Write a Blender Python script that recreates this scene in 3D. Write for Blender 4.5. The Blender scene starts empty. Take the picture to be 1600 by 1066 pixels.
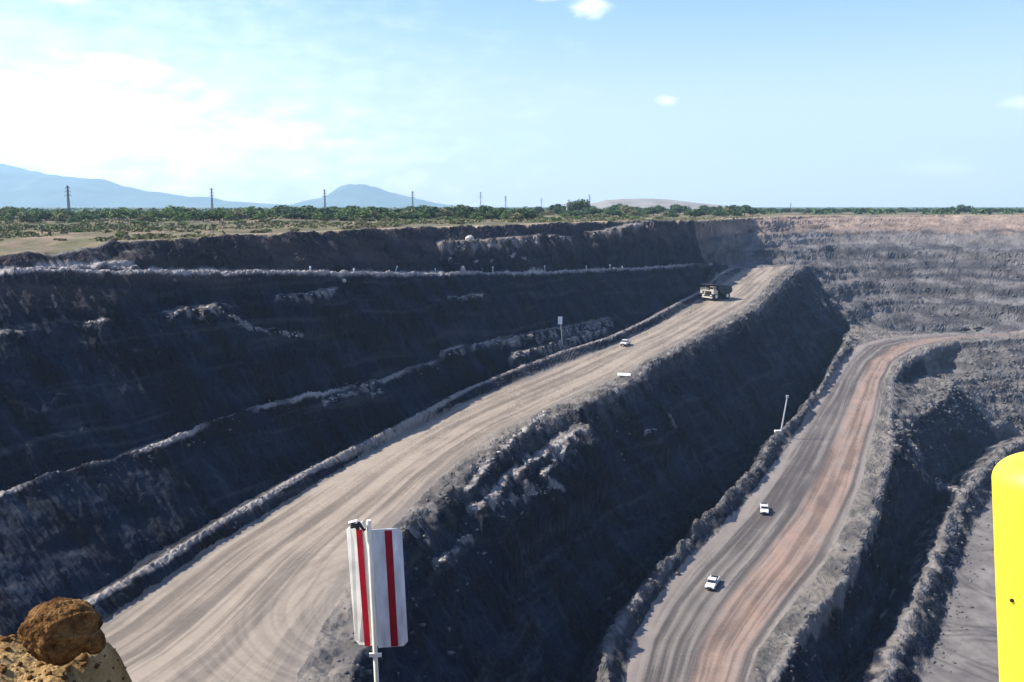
import bpy, bmesh, math, random
import numpy as np
from mathutils import Vector, Matrix
from mathutils.geometry import delaunay_2d_cdt

random.seed(7)
rng = np.random.default_rng(7)
S = bpy.context.scene
COL = S.collection
R = math.radians

# ------------------------------------------------------------------ camera
F = 1500.0                       # focal length in photo pixels (1600 wide)
CAMZ = 8.0
PITCH = math.atan(210.0 / F)
cam_d = bpy.data.cameras.new('camera')
cam_d.sensor_width = 36.0
cam_d.lens = 36.0 * F / 1600.0
cam_d.clip_start = 0.1
cam_d.clip_end = 60000.0
cam = bpy.data.objects.new('camera', cam_d)
COL.objects.link(cam)
cam.location = (0, 0, CAMZ)
cam.rotation_euler = (math.pi / 2 - PITCH, 0, 0)
S.camera = cam

# ------------------------------------------------------------------ world, sun, exposure
SUN_EL = R(44.0)
SUN_AZ_X, SUN_AZ_Y = -1.0, 0.0          # horizontal direction towards the sun
w = bpy.data.worlds.new('World')
S.world = w
w.use_nodes = True
nt = w.node_tree
nt.nodes.clear()
def N(t, typ, **kw):
    n = t.nodes.new(typ)
    for k, v in kw.items():
        setattr(n, k, v)
    return n
sky = N(nt, 'ShaderNodeTexSky', sky_type='NISHITA')
sky.sun_disc = False
sky.sun_elevation = SUN_EL
sky.sun_rotation = math.atan2(SUN_AZ_X, SUN_AZ_Y)
sky.air_density = 1.0
sky.dust_density = 0.6
sky.ozone_density = 3.0
bg = N(nt, 'ShaderNodeBackground')
bg.inputs['Strength'].default_value = 0.125
out = N(nt, 'ShaderNodeOutputWorld')
tc = N(nt, 'ShaderNodeTexCoord')
def sky_dir(px, py):
    v = Vector(((px - 800) / F, 1, -(py - 533) / F))
    c, s = math.cos(PITCH), math.sin(PITCH)
    return Vector((v.x, v.y * c + v.z * s, -v.y * s + v.z * c)).normalized()
noise = N(nt, 'ShaderNodeTexNoise')
noise.inputs['Scale'].default_value = 26.0
noise.inputs['Detail'].default_value = 7.0
noise.inputs['Roughness'].default_value = 0.6
mp = N(nt, 'ShaderNodeMapping')
mp.inputs['Scale'].default_value = (1, 1, 2.6)
nt.links.new(tc.outputs['Generated'], mp.inputs['Vector'])
nt.links.new(mp.outputs['Vector'], noise.inputs['Vector'])
tint = N(nt, 'ShaderNodeMixRGB', blend_type='MULTIPLY'); tint.inputs['Fac'].default_value = 1.0
tint.inputs['Color2'].default_value = (0.62, 0.665, 0.90, 1)
nt.links.new(sky.outputs['Color'], tint.inputs['Color1'])
cur = tint.outputs['Color']
sep = N(nt, 'ShaderNodeSeparateXYZ'); nt.links.new(tc.outputs['Generated'], sep.inputs[0])
hz = N(nt, 'ShaderNodeMapRange', interpolation_type='SMOOTHERSTEP')
hz.inputs['From Min'].default_value = -0.02; hz.inputs['From Max'].default_value = 0.24
hz.inputs['To Min'].default_value = 0.85; hz.inputs['To Max'].default_value = 0.0
nt.links.new(sep.outputs['Z'], hz.inputs['Value'])
hm = N(nt, 'ShaderNodeMixRGB'); hm.inputs['Color2'].default_value = (3.45, 3.42, 3.6, 1)
nt.links.new(hz.outputs[0], hm.inputs['Fac']); nt.links.new(cur, hm.inputs['Color1'])
cur = hm.outputs['Color']
# small separate clouds and the pale bank of cloud above the mountains: (photo x, y, radius x, radius y, strength)
CLOUDS = [(920, 8, 30, 17, .8), (190, 104, 62, 18, .75), (1040, 157, 15, 8, .4), (40, 185, 230, 80, .45), (230, 232, 380, 70, .42), (0, 150, 600, 220, .22),
          (100, 0, 30, 6, .3), (1595, 160, 26, 9, .3), (860, -3, 24, 5, .35), (1470, 262, 60, 14, .12), (420, 215, 90, 30, .45)]
for px, py, rx, ry, stg in CLOUDS:
    d = sky_dir(px, py)
    right = Vector((d.y, -d.x, 0)).normalized()
    up = right.cross(d).normalized()
    def dot(vec, k):
        m = N(nt, 'ShaderNodeVectorMath', operation='DOT_PRODUCT')
        nt.links.new(tc.outputs['Generated'], m.inputs[0])
        m.inputs[1].default_value = vec * k
        return m.outputs['Value']
    a = dot(right, F / rx); b = dot(up, F / ry)
    def math_(op, x, y=None):
        m = N(nt, 'ShaderNodeMath', operation=op)
        for i, q in enumerate((x, y)):
            if q is None: continue
            if isinstance(q, (int, float)): m.inputs[i].default_value = q
            else: nt.links.new(q, m.inputs[i])
        return m.outputs[0]
    rr = math_('SQRT', math_('ADD', math_('MULTIPLY', a, a), math_('MULTIPLY', b, b)))
    # distance field broken up by the noise
    val = math_('SUBTRACT', math_('ADD', math_('MULTIPLY', noise.outputs['Fac'], 2.0), -0.25), rr)
    front = math_('GREATER_THAN', dot(d, 1.0), 0.5)
    mr = N(nt, 'ShaderNodeMapRange', interpolation_type='SMOOTHSTEP')
    mr.inputs['From Min'].default_value = -0.6
    mr.inputs['From Max'].default_value = 0.9
    nt.links.new(val, mr.inputs['Value'])
    fac = math_('MULTIPLY', math_('MULTIPLY', mr.outputs['Result'], front), stg)
    mx = N(nt, 'ShaderNodeMixRGB')
    mx.inputs['Color2'].default_value = (9.0, 8.9, 8.7, 1)
    nt.links.new(fac, mx.inputs['Fac'])
    nt.links.new(cur, mx.inputs['Color1'])
    cur = mx.outputs['Color']
nt.links.new(cur, bg.inputs['Color'])
nt.links.new(bg.outputs[0], out.inputs['Surface'])

sun_d = bpy.data.lights.new('sun', 'SUN')
sun_d.energy = 4.6
sun_d.angle = R(0.5)
sun_d.color = (1.0, 0.94, 0.85)
sun = bpy.data.objects.new('sun', sun_d)
COL.objects.link(sun)
h = math.hypot(SUN_AZ_X, SUN_AZ_Y)
SV = Vector((SUN_AZ_X / h * math.cos(SUN_EL), SUN_AZ_Y / h * math.cos(SUN_EL), math.sin(SUN_EL)))
sun.rotation_euler = SV.to_track_quat('Z', 'Y').to_euler()
sun.location = (-60, 20, 80)

vs = S.view_settings
vs.view_transform = 'Standard'
vs.look = 'None'
vs.exposure = 1.17
vs.gamma = 1.0
vs.use_curve_mapping = False
S.cycles.max_bounces = 6
S.cycles.diffuse_bounces = 3
S.cycles.volume_bounces = 1

# ------------------------------------------------------------------ helpers
def tag(o, label=None, cat=None, group=None, kind=None):
    if label: o['label'] = label
    if cat: o['category'] = cat
    if group: o['group'] = group
    if kind: o['kind'] = kind
    return o

def link(name, me, parent=None, mats=()):
    o = bpy.data.objects.new(name, me)
    COL.objects.link(o)
    for m in mats: me.materials.append(m)
    if parent: o.parent = parent
    return o

def empty(name, loc=(0, 0, 0), rz=0.0, tilt=(0, 0)):
    o = bpy.data.objects.new(name, None)
    COL.objects.link(o)
    o.empty_display_size = 0.5
    o.location = loc
    o.rotation_euler = (tilt[0], tilt[1], rz)
    return o

def copy_tree(o, parent=None):
    c = o.copy()
    COL.objects.link(c)
    if parent is not None:
        c.parent = parent
    for ch in list(o.children):
        copy_tree(ch, c)
    return c

class MB:
    """collects shapes into one bmesh"""
    def __init__(self): self.bm = bmesh.new(); self.mi = 0
    def _fin(self, geom, M):
        vs_ = [g for g in geom if isinstance(g, bmesh.types.BMVert)]
        bmesh.ops.transform(self.bm, matrix=M, verts=vs_)
        fs = {f for v in vs_ for f in v.link_faces}
        for f in fs: f.material_index = self.mi
        return vs_
    def box(self, c, s, rot=None, bevel=0.0, taper=None):
        b2 = bmesh.new()
        bmesh.ops.create_cube(b2, size=1.0)
        for v in b2.verts:
            v.co = Vector((v.co.x * s[0], v.co.y * s[1], v.co.z * s[2]))
            if taper and v.co.z > 0:
                v.co.x *= taper[0]; v.co.y *= taper[1]
        if bevel:
            bmesh.ops.bevel(b2, geom=list(b2.edges), offset=bevel, segments=2, affect='EDGES', profile=0.5)
        M = Matrix.Translation(c) @ (rot if rot is not None else Matrix.Identity(4))
        self._merge(b2, M)
        return self
    def cyl(self, p0, p1, r0, r1=None, seg=16, caps=True):
        p0, p1 = Vector(p0), Vector(p1)
        r1 = r0 if r1 is None else r1
        b2 = bmesh.new()
        d = p1 - p0
        bmesh.ops.create_cone(b2, cap_ends=caps, segments=seg, radius1=r0, radius2=r1, depth=d.length)
        M = Matrix.Translation((p0 + p1) / 2) @ d.to_track_quat('Z', 'Y').to_matrix().to_4x4()
        self._merge(b2, M)
        return self
    def poly(self, pts, thick, axis):
        """extruded outline; axis = extrusion vector (centred)"""
        b2 = bmesh.new()
        ax = Vector(axis).normalized() * thick
        a = [b2.verts.new(Vector(p) - ax / 2) for p in pts]
        b = [b2.verts.new(Vector(p) + ax / 2) for p in pts]
        n = len(pts)
        b2.faces.new(a[::-1]); b2.faces.new(b)
        for i in range(n):
            b2.faces.new((a[i], a[(i + 1) % n], b[(i + 1) % n], b[i]))
        bmesh.ops.recalc_face_normals(b2, faces=b2.faces)
        self._merge(b2, Matrix.Identity(4))
        return self
    def _merge(self, b2, M):
        bmesh.ops.transform(b2, matrix=M, verts=b2.verts)
        off = {}
        for v in b2.verts: off[v] = self.bm.verts.new(v.co)
        for f in b2.faces:
            try:
                nf = self.bm.faces.new([off[v] for v in f.verts])
                nf.material_index = self.mi
            except ValueError: pass
        b2.free()
    def build(self, name, mats, parent=None, smooth=False):
        me = bpy.data.meshes.new(name)
        bmesh.ops.recalc_face_normals(self.bm, faces=self.bm.faces)
        self.bm.to_mesh(me); self.bm.free()
        if smooth:
            me.shade_smooth()
        if not isinstance(mats, (list, tuple)): mats = [mats]
        return link(name, me, parent, mats)

# ------------------------------------------------------------------ materials
def mat(name, col, rough=0.8, metal=0.0, nscale=None, namt=0.15, bump=0.0, spec=0.3, coords='Object', stretch=None):
    m = bpy.data.materials.new(name)
    m.use_nodes = True
    t = m.node_tree
    b = t.nodes['Principled BSDF']
    b.inputs['Base Color'].default_value = (*col, 1)
    b.inputs['Roughness'].default_value = rough
    b.inputs['Metallic'].default_value = metal
    b.inputs['Specular IOR Level'].default_value = spec
    if nscale:
        c = N(t, 'ShaderNodeTexCoord')
        n = N(t, 'ShaderNodeTexNoise')
        n.inputs['Scale'].default_value = nscale
        n.inputs['Detail'].default_value = 6
        if stretch:
            mm = N(t, 'ShaderNodeMapping'); mm.inputs['Scale'].default_value = stretch
            t.links.new(c.outputs[coords], mm.inputs['Vector']); t.links.new(mm.outputs[0], n.inputs['Vector'])
        else:
            t.links.new(c.outputs[coords], n.inputs['Vector'])
        r = N(t, 'ShaderNodeValToRGB')
        r.color_ramp.elements[0].position = 0.3
        r.color_ramp.elements[1].position = 0.7
        r.color_ramp.elements[0].color = (*[x * (1 - namt) for x in col], 1)
        r.color_ramp.elements[1].color = (*[min(1, x * (1 + namt)) for x in col], 1)
        t.links.new(n.outputs['Fac'], r.inputs['Fac'])
        t.links.new(r.outputs['Color'], b.inputs['Base Color'])
        if bump:
            bp = N(t, 'ShaderNodeBump'); bp.inputs['Strength'].default_value = bump
            bp.inputs['Distance'].default_value = 0.05
            t.links.new(n.outputs['Fac'], bp.inputs['Height'])
            t.links.new(bp.outputs[0], b.inputs['Normal'])
    return m

def terrain_mat(name, noise_amt, bump_d, scale, rough=0.95):
    """colour comes from the 'albedo' attribute (geology), broken up by 3D noise"""
    m = bpy.data.materials.new(name)
    m.use_nodes = True
    t = m.node_tree
    b = t.nodes['Principled BSDF']
    b.inputs['Roughness'].default_value = rough
    b.inputs['Specular IOR Level'].default_value = 0.1
    at = N(t, 'ShaderNodeAttribute', attribute_name='albedo')
    geo = N(t, 'ShaderNodeNewGeometry')
    n1 = N(t, 'ShaderNodeTexNoise'); n1.inputs['Scale'].default_value = scale; n1.inputs['Detail'].default_value = 8
    n1.inputs['Roughness'].default_value = 0.65
    n2 = N(t, 'ShaderNodeTexNoise'); n2.inputs['Scale'].default_value = scale * 0.12; n2.inputs['Detail'].default_value = 4
    for n in (n1, n2): t.links.new(geo.outputs['Position'], n.inputs['Vector'])
    ad = N(t, 'ShaderNodeMath', operation='ADD')
    t.links.new(n1.outputs['Fac'], ad.inputs[0]); t.links.new(n2.outputs['Fac'], ad.inputs[1])
    mr = N(t, 'ShaderNodeMapRange')
    mr.inputs['From Min'].default_value = 0.6; mr.inputs['From Max'].default_value = 1.4
    mr.inputs['To Min'].default_value = 1 - noise_amt; mr.inputs['To Max'].default_value = 1 + noise_amt
    t.links.new(ad.outputs[0], mr.inputs['Value'])
    mul = N(t, 'ShaderNodeVectorMath', operation='SCALE')
    t.links.new(at.outputs['Color'], mul.inputs[0]); t.links.new(mr.outputs[0], mul.inputs['Scale'])
    t.links.new(mul.outputs['Vector'], b.inputs['Base Color'])
    bp = N(t, 'ShaderNodeBump'); bp.inputs['Strength'].default_value = 1.0; bp.inputs['Distance'].default_value = bump_d
    t.links.new(n1.outputs['Fac'], bp.inputs['Height']); t.links.new(bp.outputs[0], b.inputs['Normal'])
    return m

M_ground = terrain_mat('plain_soil', 0.35, 0.15, 0.6)
M_slope = terrain_mat('pit_rock', 0.45, 0.35, 0.9)
M_road = terrain_mat('haul_road_dirt', 0.16, 0.05, 1.2)
M_mount = mat('mountain_forest', (0.07, 0.10, 0.075), 0.95, nscale=0.004, namt=0.35, spec=0.05)
M_dump = mat('spoil_grey', (0.20, 0.19, 0.17), 0.95, nscale=0.02, namt=0.25, spec=0.05)

# ------------------------------------------------------------------ numpy noise
def _hash(ix, iy, seed):
    h_ = (ix.astype(np.int64) * 374761393 + iy.astype(np.int64) * 668265263 + seed * 974634777) & 0xFFFFFFFF
    h_ = ((h_ ^ (h_ >> 13)) * 1274126177) & 0xFFFFFFFF
    return (h_ ^ (h_ >> 16)) & 0xFFFF
def noise2(x, y, seed=0):
    ix = np.floor(x); iy = np.floor(y)
    fx = x - ix; fy = y - iy
    ux = fx * fx * fx * (fx * (fx * 6 - 15) + 10); uy = fy * fy * fy * (fy * (fy * 6 - 15) + 10)
    def g(dx, dy):
        a = _hash(ix + dx, iy + dy, seed) * (2 * np.pi / 65536.0)
        return np.cos(a) * (fx - dx) + np.sin(a) * (fy - dy)
    n00, n10, n01, n11 = g(0, 0), g(1, 0), g(0, 1), g(1, 1)
    return 1.5 * ((n00 * (1 - ux) + n10 * ux) * (1 - uy) + (n01 * (1 - ux) + n11 * ux) * uy)
def fbm(x, y, octs=4, seed=0, gain=0.5, ridged=False):
    s = 0; a = 1.0; tot = 0
    for o in range(octs):
        n = noise2(x * 2 ** o + 17.3 * o, y * 2 ** o - 9.1 * o, seed + o * 13)
        if ridged: n = 1 - 2 * np.abs(n)
        s = s + a * n; tot += a; a *= gain
    return s / tot

# ------------------------------------------------------------------ photo pixel -> world
CP, SP = math.cos(PITCH), math.sin(PITCH)
def ray(px, py):
    x = (np.asarray(px, float) - 800) / F; v = -(np.asarray(py, float) - 533) / F
    return x, CP + v * SP, -SP + v * CP        # right, forward (y), up
def kof(py):
    x, y, z = ray(800, py); return float(-z / y)
def by_d(px, py, d):
    x, y, z = ray(px, py); return (float(x / y * d), float(d), float(z / y * d))
def by_z(px, py, zz):
    return by_d(px, py, -zz / kof(py))
def z_up(d): return -51 + 0.0518 * (d - 109)
def up_road(px, py, dz=0):
    k = kof(py); d = (51 + 0.0518 * 109 - dz) / (k + 0.0518)
    return by_d(px, py, d)
def low_road(px, py, dz=0):
    k = kof(py)
    d = (87 - dz) / (k + 0.065)
    if d > 415: d = (60 - dz) / k
    return by_d(px, py, d)

def lst(fn, pts): return [fn(*p) for p in pts]

RIM = [(-164, 50, -6.5)] + lst(by_d, [(-250, 424, 146), (0, 402, 163), (110, 393, 173), (150, 386, 179), (172, 378, 182), (260, 374, 190), (330, 370.5, 198),
        (400, 367, 211), (520, 361, 236), (640, 356, 267), (720, 354, 290), (800, 351.5, 312), (900, 348, 356), (1000, 345, 399), (1050, 345.5, 430),
        (1066, 345.5, 447), (1120, 343.5, 510), (1182, 340, 595), (1240, 338, 640), (1300, 337, 655), (1380, 337, 664), (1450, 336.5, 662), (1530, 336.5, 655), (1600, 336.5, 640),
        (1700, 337, 625), (1850, 338, 600), (2100, 339, 560)]) + [(460, 520, -5.9), (640, 430, -5.9)]
F1 = lst(by_d, [(1080, 373, 453), (1124, 372, 496), (1180, 370, 555), (1240, 366, 590), (1300, 365, 612), (1380, 365, 618), (1450, 366, 615), (1600, 367, 595),
        (1700, 367, 580), (1850, 368, 555), (2100, 370, 510)]) + [(460, 470, -15), (640, 400, -15)]
F2 = lst(by_d, [(1086, 388, 458), (1116, 386, 487), (1180, 385, 548), (1300, 389, 572), (1450, 393, 572), (1600, 396, 550),
        (1850, 400, 508), (2100, 404, 468)]) + [(460, 440, -23), (640, 380, -23)]
F25 = lst(by_d, [(1150, 398, 528), (1220, 398, 545), (1300, 430, 526), (1380, 446, 528), (1450, 448, 528), (1600, 450, 515), (1850, 448, 478)])
F3 = lst(by_d, [(1118, 412.5, 482), (1140, 411, 509), (1200, 411, 523), (1240, 412, 526), (1263, 416, 514), (1290, 458, 486), (1326, 509, 462), (1400, 514, 478),
        (1500, 511.5, 486), (1600, 508.5, 487), (1850, 505, 480), (2100, 500, 470)])
B1 = [(-146, 52, -6.6)] + lst(by_d, [(-250, 440, 138), (0, 427, 157.5), (200, 426, 174), (400, 427, 197.5), (520, 428.5, 219), (640, 429, 246), (720, 428.5, 267), (800, 427.5, 287), (900, 425, 326),
        (1000, 420, 366.5), (1060, 416, 404), (1090, 414.5, 432), (1112, 413.2, 477)])
def back(poly, dist):
    """the same line moved away from the pit (in plan), same height"""
    o = []
    for i, p in enumerate(poly):
        a = poly[max(0, i - 1)]; b = poly[min(len(poly) - 1, i + 1)]
        t = Vector((b[0] - a[0], b[1] - a[1])).normalized()
        o.append((p[0] - t.y * dist, p[1] + t.x * dist, p[2]))
    return o
B1i = back(B1[:-1], 3.2) + [(B1[-1][0] - 1.5, B1[-1][1] + 2.0, B1[-1][2])]
B2 = [(-104, 66, -38), (-85, 96, -38.5)] + lst(by_d, [(0, 775, 127), (80, 748, 134), (170, 725, 143), (260, 692, 152), (330, 667, 162), (400, 640, 173), (470, 623, 185), (520, 613, 194), (600, 596, 211),
        (640, 578, 222), (720, 551, 243), (800, 529, 263.5), (900, 506, 303), (1000, 482, 345), (1060, 461, 385), (1098, 445, 430), (1118, 430, 465)])
B2f = back(B2[:12], 1.8)
C1 = [(-92, 58, -52)] + [up_road(x, y, 2.2) for x, y in [(60, 985), (130, 945), (240, 880), (330, 823), (400, 783), (480, 735), (560, 695), (640, 655), (720, 612), (800, 578), (880, 548),
        (950, 527), (1010, 500), (1060, 472), (1096, 454), (1122, 431), (1146, 418.5)]]
O1 = [(x, y, z - 2.9) for x, y, z in back(C1, 5.5)]
L1 = [(-84, 50, -54.5)] + [up_road(x, y) for x, y in [(-40, 1066), (80, 1020), (150, 982), (215, 935), (320, 862), (400, 815), (480, 765), (560, 716), (640, 672), (720, 632), (800, 600), (870, 572), (930, 550),
        (1000, 520), (1060, 490), (1100, 464), (1150, 430), (1166, 420)]]
R1 = [(-36, 62, -53.6)] + [up_road(x, y) for x, y in [(430, 1250), (462, 1066), (500, 985), (535, 935), (565, 880), (600, 838), (640, 798), (690, 745), (740, 705), (800, 665), (860, 637), (930, 606), (985, 582), (1010, 564), (1040, 547),
        (1085, 524), (1130, 499), (1170, 476), (1190, 456), (1212, 431), (1236, 416)]]
S1 = [(-22, 62, -54)] + [up_road(x, y) for x, y in [(515, 1250), (545, 1066), (572, 985), (600, 910), (618, 860), (632, 828), (652, 808), (700, 775), (735, 735), (780, 705), (840, 668), (905, 640), (960, 612), (1000, 590), (1018, 569), (1050, 553),
        (1095, 531), (1142, 506), (1182, 484), (1205, 462), (1228, 437), (1258, 416)]]
C2 = [(1, 70, -79)] + [low_road(x, y, 2.2) for x, y in [(930, 1250), (942, 1066), (952, 1000), (992, 940), (1040, 880), (1085, 828), (1142, 770), (1182, 730), (1207, 690), (1247, 650), (1287, 600), (1311, 555), (1328, 524)]]
T1 = [(x, y, z - 8.8) for x, y, z in back(C2, 6.0)]
C2o = [(x, y, z - 3.5) for x, y, z in back(C2, 2.8)]
L2 = [(6, 70, -81)] + [low_road(x, y) for x, y in [(960, 1250), (976, 1066), (990, 1000), (1020, 945), (1062, 890), (1102, 850), (1152, 800), (1192, 750), (1222, 710), (1252, 665), (1286, 615), (1312, 570), (1340, 540),
        (1370, 531), (1420, 525), (1500, 519.5), (1600, 516.5), (1850, 514), (2100, 513)]]
R2 = [(30, 74, -81)] + [low_road(x, y) for x, y in [(1150, 1250), (1170, 1066), (1184, 1020), (1212, 980), (1250, 930), (1290, 880), (1320, 820), (1345, 760), (1360, 700), (1373, 650), (1382, 595), (1398, 565), (1440, 542), (1500, 529.5),
        (1600, 523.5), (1850, 519.5), (2100, 518)]]
S2 = [(42, 80, -81)] + [low_road(x, y) for x, y in [(1195, 1250), (1205, 1066), (1240, 1003), (1272, 960), (1312, 918), (1340, 860), (1368, 805), (1375, 765), (1388, 725), (1393, 685), (1390, 640), (1391, 598), (1408, 571), (1450, 548), (1500, 534.5),
        (1600, 528.5), (1850, 525), (2100, 524)]]
B3 = [by_z(1402, 705, -71.5), by_z(1425, 672, -71.5), by_z(1444, 654, -71), by_z(1464, 636, -71), by_z(1488, 606, -70.5), by_z(1486, 592, -70.5), by_z(1530, 590, -71.5), by_z(1600, 590, -72), by_z(1850, 585, -72)]
H3 = [by_z(1425, 600, -68.6), by_z(1450, 586, -69.2), by_z(1474, 577, -69.6)]
T2 = [(92, 100, -90)] + lst(lambda x, y: by_z(x, y, -90), [(1290, 1200), (1318, 1066), (1338, 1035), (1372, 970), (1404, 900), (1430, 845), (1484, 755), (1538, 702), (1600, 676), (1700, 655), (1850, 640)])
C3 = [(112, 100, -84.5)] + lst(lambda x, y: by_z(x, y, -84.5), [(1345, 1200), (1376, 1066), (1402, 1000), (1434, 930), (1456, 880), (1474, 840), (1494, 792), (1524, 745), (1566, 703), (1610, 680), (1710, 660), (1850, 648)])
G3 = [(122, 100, -88.5)] + lst(lambda x, y: by_z(x, y, -88.5), [(1410, 1200), (1440, 1066), (1466, 1000), (1482, 950), (1492, 900), (1512, 850), (1534, 800), (1566, 752), (1606, 716), (1650, 693), (1740, 672), (1850, 662)])
FLOOR = [(460, 100, -88.5), (460, 300, -88.5)]
NEAR = [[(-164, 50, -6.5), (-140, 18, -3), (-70, 4, -1.9), (0, 3.2, -1.9), (60, 3.5, -1.9), (200, 0, -1.9), (640, -20, -2)],
        [(-260, -20, -6.5), (-60, -20, -1.9), (200, -20, -1.9), (640, -60, -2)]]
OUTER = [(-700, -60, -6.5), (-700, 900, -6), (640, 900, -6), (640, -60, -2), (-700, 300, -6.2), (-260, 250, -6.3), (-200, 600, -6), (100, 800, -6), (400, 800, -6)]

LINES = [RIM, F1, F2, F25, F3, B1, B1i, B2, B2f, C1, O1, L1, R1, S1, C2, C2o, T1, L2, R2, S2, B3, H3, T2, C3, G3] + NEAR
V, Z, E = [], [], []
index = {}
def addv(p):
    key = (round(p[0], 2), round(p[1], 2))
    if key not in index:
        index[key] = len(V); V.append(Vector((p[0], p[1]))); Z.append(p[2])
    return index[key]
for L in LINES:
    prev = None
    for i, p in enumerate(L):
        c = addv(p)
        if prev is not None and prev != c: E.append((prev, c))
        prev = c
for p in OUTER + FLOOR: addv(p)
ov, oe, of_, orig_v, _, _ = delaunay_2d_cdt(V, E, [], 0, 1e-3)
oz = []
xing = 0
for k, src in enumerate(orig_v):
    if src: oz.append(float(np.mean([Z[s] for s in src])))
    else: oz.append(None); xing += 1
for k, z in enumerate(oz):
    if z is None:
        ds = sorted(((ov[k] - V[j]).length, Z[j]) for j in range(len(V)))[:2]
        oz[k] = (ds[0][1] * ds[1][0] + ds[1][1] * ds[0][0]) / (ds[0][0] + ds[1][0])
print('terrain line crossings', xing)

RES = 0.5
X0, X1, Y0, Y1 = -300.0, 460.0, -20.0, 820.0
NX, NY = int((X1 - X0) / RES) + 1, int((Y1 - Y0) / RES) + 1
gx = X0 + np.arange(NX) * RES; gy = Y0 + np.arange(NY) * RES
H = np.full((NY, NX), -6.0)
for f in of_:
    for t_ in range(1, len(f) - 1):
        a, b, c = f[0], f[t_], f[t_ + 1]
        A, B, C_ = ov[a], ov[b], ov[c]
        lox = max(0, int((min(A.x, B.x, C_.x) - X0) / RES)); hix = min(NX - 1, int((max(A.x, B.x, C_.x) - X0) / RES) + 1)
        loy = max(0, int((min(A.y, B.y, C_.y) - Y0) / RES)); hiy = min(NY - 1, int((max(A.y, B.y, C_.y) - Y0) / RES) + 1)
        if hix < lox or hiy < loy: continue
        den = (B.y - C_.y) * (A.x - C_.x) + (C_.x - B.x) * (A.y - C_.y)
        if abs(den) < 1e-9: continue
        xx = gx[lox:hix + 1][None, :]; yy = gy[loy:hiy + 1][:, None]
        w0 = ((B.y - C_.y) * (xx - C_.x) + (C_.x - B.x) * (yy - C_.y)) / den
        w1 = ((C_.y - A.y) * (xx - C_.x) + (A.x - C_.x) * (yy - C_.y)) / den
        w2 = 1 - w0 - w1
        ins = (w0 >= -1e-6) & (w1 >= -1e-6) & (w2 >= -1e-6)
        zz = w0 * oz[a] + w1 * oz[b] + w2 * oz[c]
        sub = H[loy:hiy + 1, lox:hix + 1]
        sub[ins] = zz[ins]

def bil(A_, x, y):
    fx = np.clip((x - X0) / RES, 0, NX - 1.001); fy = np.clip((y - Y0) / RES, 0, NY - 1.001)
    ix = fx.astype(int); iy = fy.astype(int); fx = fx - ix; fy = fy - iy
    return (A_[iy, ix] * (1 - fx) + A_[iy, ix + 1] * fx) * (1 - fy) + (A_[iy + 1, ix] * (1 - fx) + A_[iy + 1, ix + 1] * fx) * fy

GX, GY = np.meshgrid(gx, gy)
def pl(poly):
    """x as function of y (depth) for a line that goes steadily away"""
    a = np.array(sorted((p[1], p[0]) for p in poly)); return a[:, 0], a[:, 1]
def road_uv(x, y, L, Rr):
    ya, xa = pl(L); yb, xb = pl(Rr)
    l = np.interp(y, ya, xa); r = np.interp(y, yb, xb)
    return (x - l) / np.maximum(r - l, 3.0), r - l
def rim_d(x):
    a = np.array(sorted((p[0], p[1]) for p in RIM)); return np.interp(x, a[:, 0], a[:, 1])
def far_line(x):          # boundary between the left walls and the far wall
    return np.interp(x, [60, 80, 104, 158, 165, 180, 460], [520, 455, 484, 512, 475, 458, 452])

def line_dist(poly, X_, Y_, reach=6.0):
    o = np.full(X_.shape, 1e3)
    for a, b in zip(poly[:-1], poly[1:]):
        a, b = np.array(a[:2], float), np.array(b[:2], float); ab = b - a; l2 = max(1e-6, float(ab @ ab))
        box = (X_ > min(a[0], b[0]) - reach) & (X_ < max(a[0], b[0]) + reach) & (Y_ > min(a[1], b[1]) - reach) & (Y_ < max(a[1], b[1]) + reach)
        x_, y_ = X_[box], Y_[box]
        t = np.clip(((x_ - a[0]) * ab[0] + (y_ - a[1]) * ab[1]) / l2, 0, 1)
        o[box] = np.minimum(o[box], np.hypot(x_ - a[0] - t * ab[0], y_ - a[1] - t * ab[1]))
    return o
# slope of the clean ground
def slope_of(A_):
    dy, dx = np.gradient(A_, RES); return np.hypot(dx, dy), dx, dy
sl, dxs, dys = slope_of(H)
def blur(A_, n):
    for _ in range(n):
        B_ = A_.copy()
        B_[1:-1] = (A_[:-2] + 2 * A_[1:-1] + A_[2:]) / 4
        A_ = B_.copy(); A_[:, 1:-1] = (B_[:, :-2] + 2 * B_[:, 1:-1] + B_[:, 2:]) / 4
    return A_
steep = blur(np.clip((sl - 0.25) / 0.5, 0, 1), 6)
uu, uw = road_uv(GX, GY, L1, R1)
on_up = (uu > -0.01) & (uu < 1.01) & (GY > 50) & (GY < 520) & (GY < far_line(GX))
uu2, uw2 = road_uv(GX, GY, L2, R2)
on_low = (uu2 > -0.005) & (uu2 < 1.005) & (GY > 60) & (GY < 470)
on_road = blur(((on_up & (np.abs(H - z_up(GY)) < 1.2)) | on_low).astype(float), 3)
plain = GY > rim_d(GX)
far = (GY > far_line(GX)) & (GX > 60) & ~plain
farF = blur(far.astype(float), 4)
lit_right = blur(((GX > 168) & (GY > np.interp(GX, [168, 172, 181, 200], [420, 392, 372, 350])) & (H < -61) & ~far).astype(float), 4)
T = GX * 0.5 + GY * 0.866         # along the left walls
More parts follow.
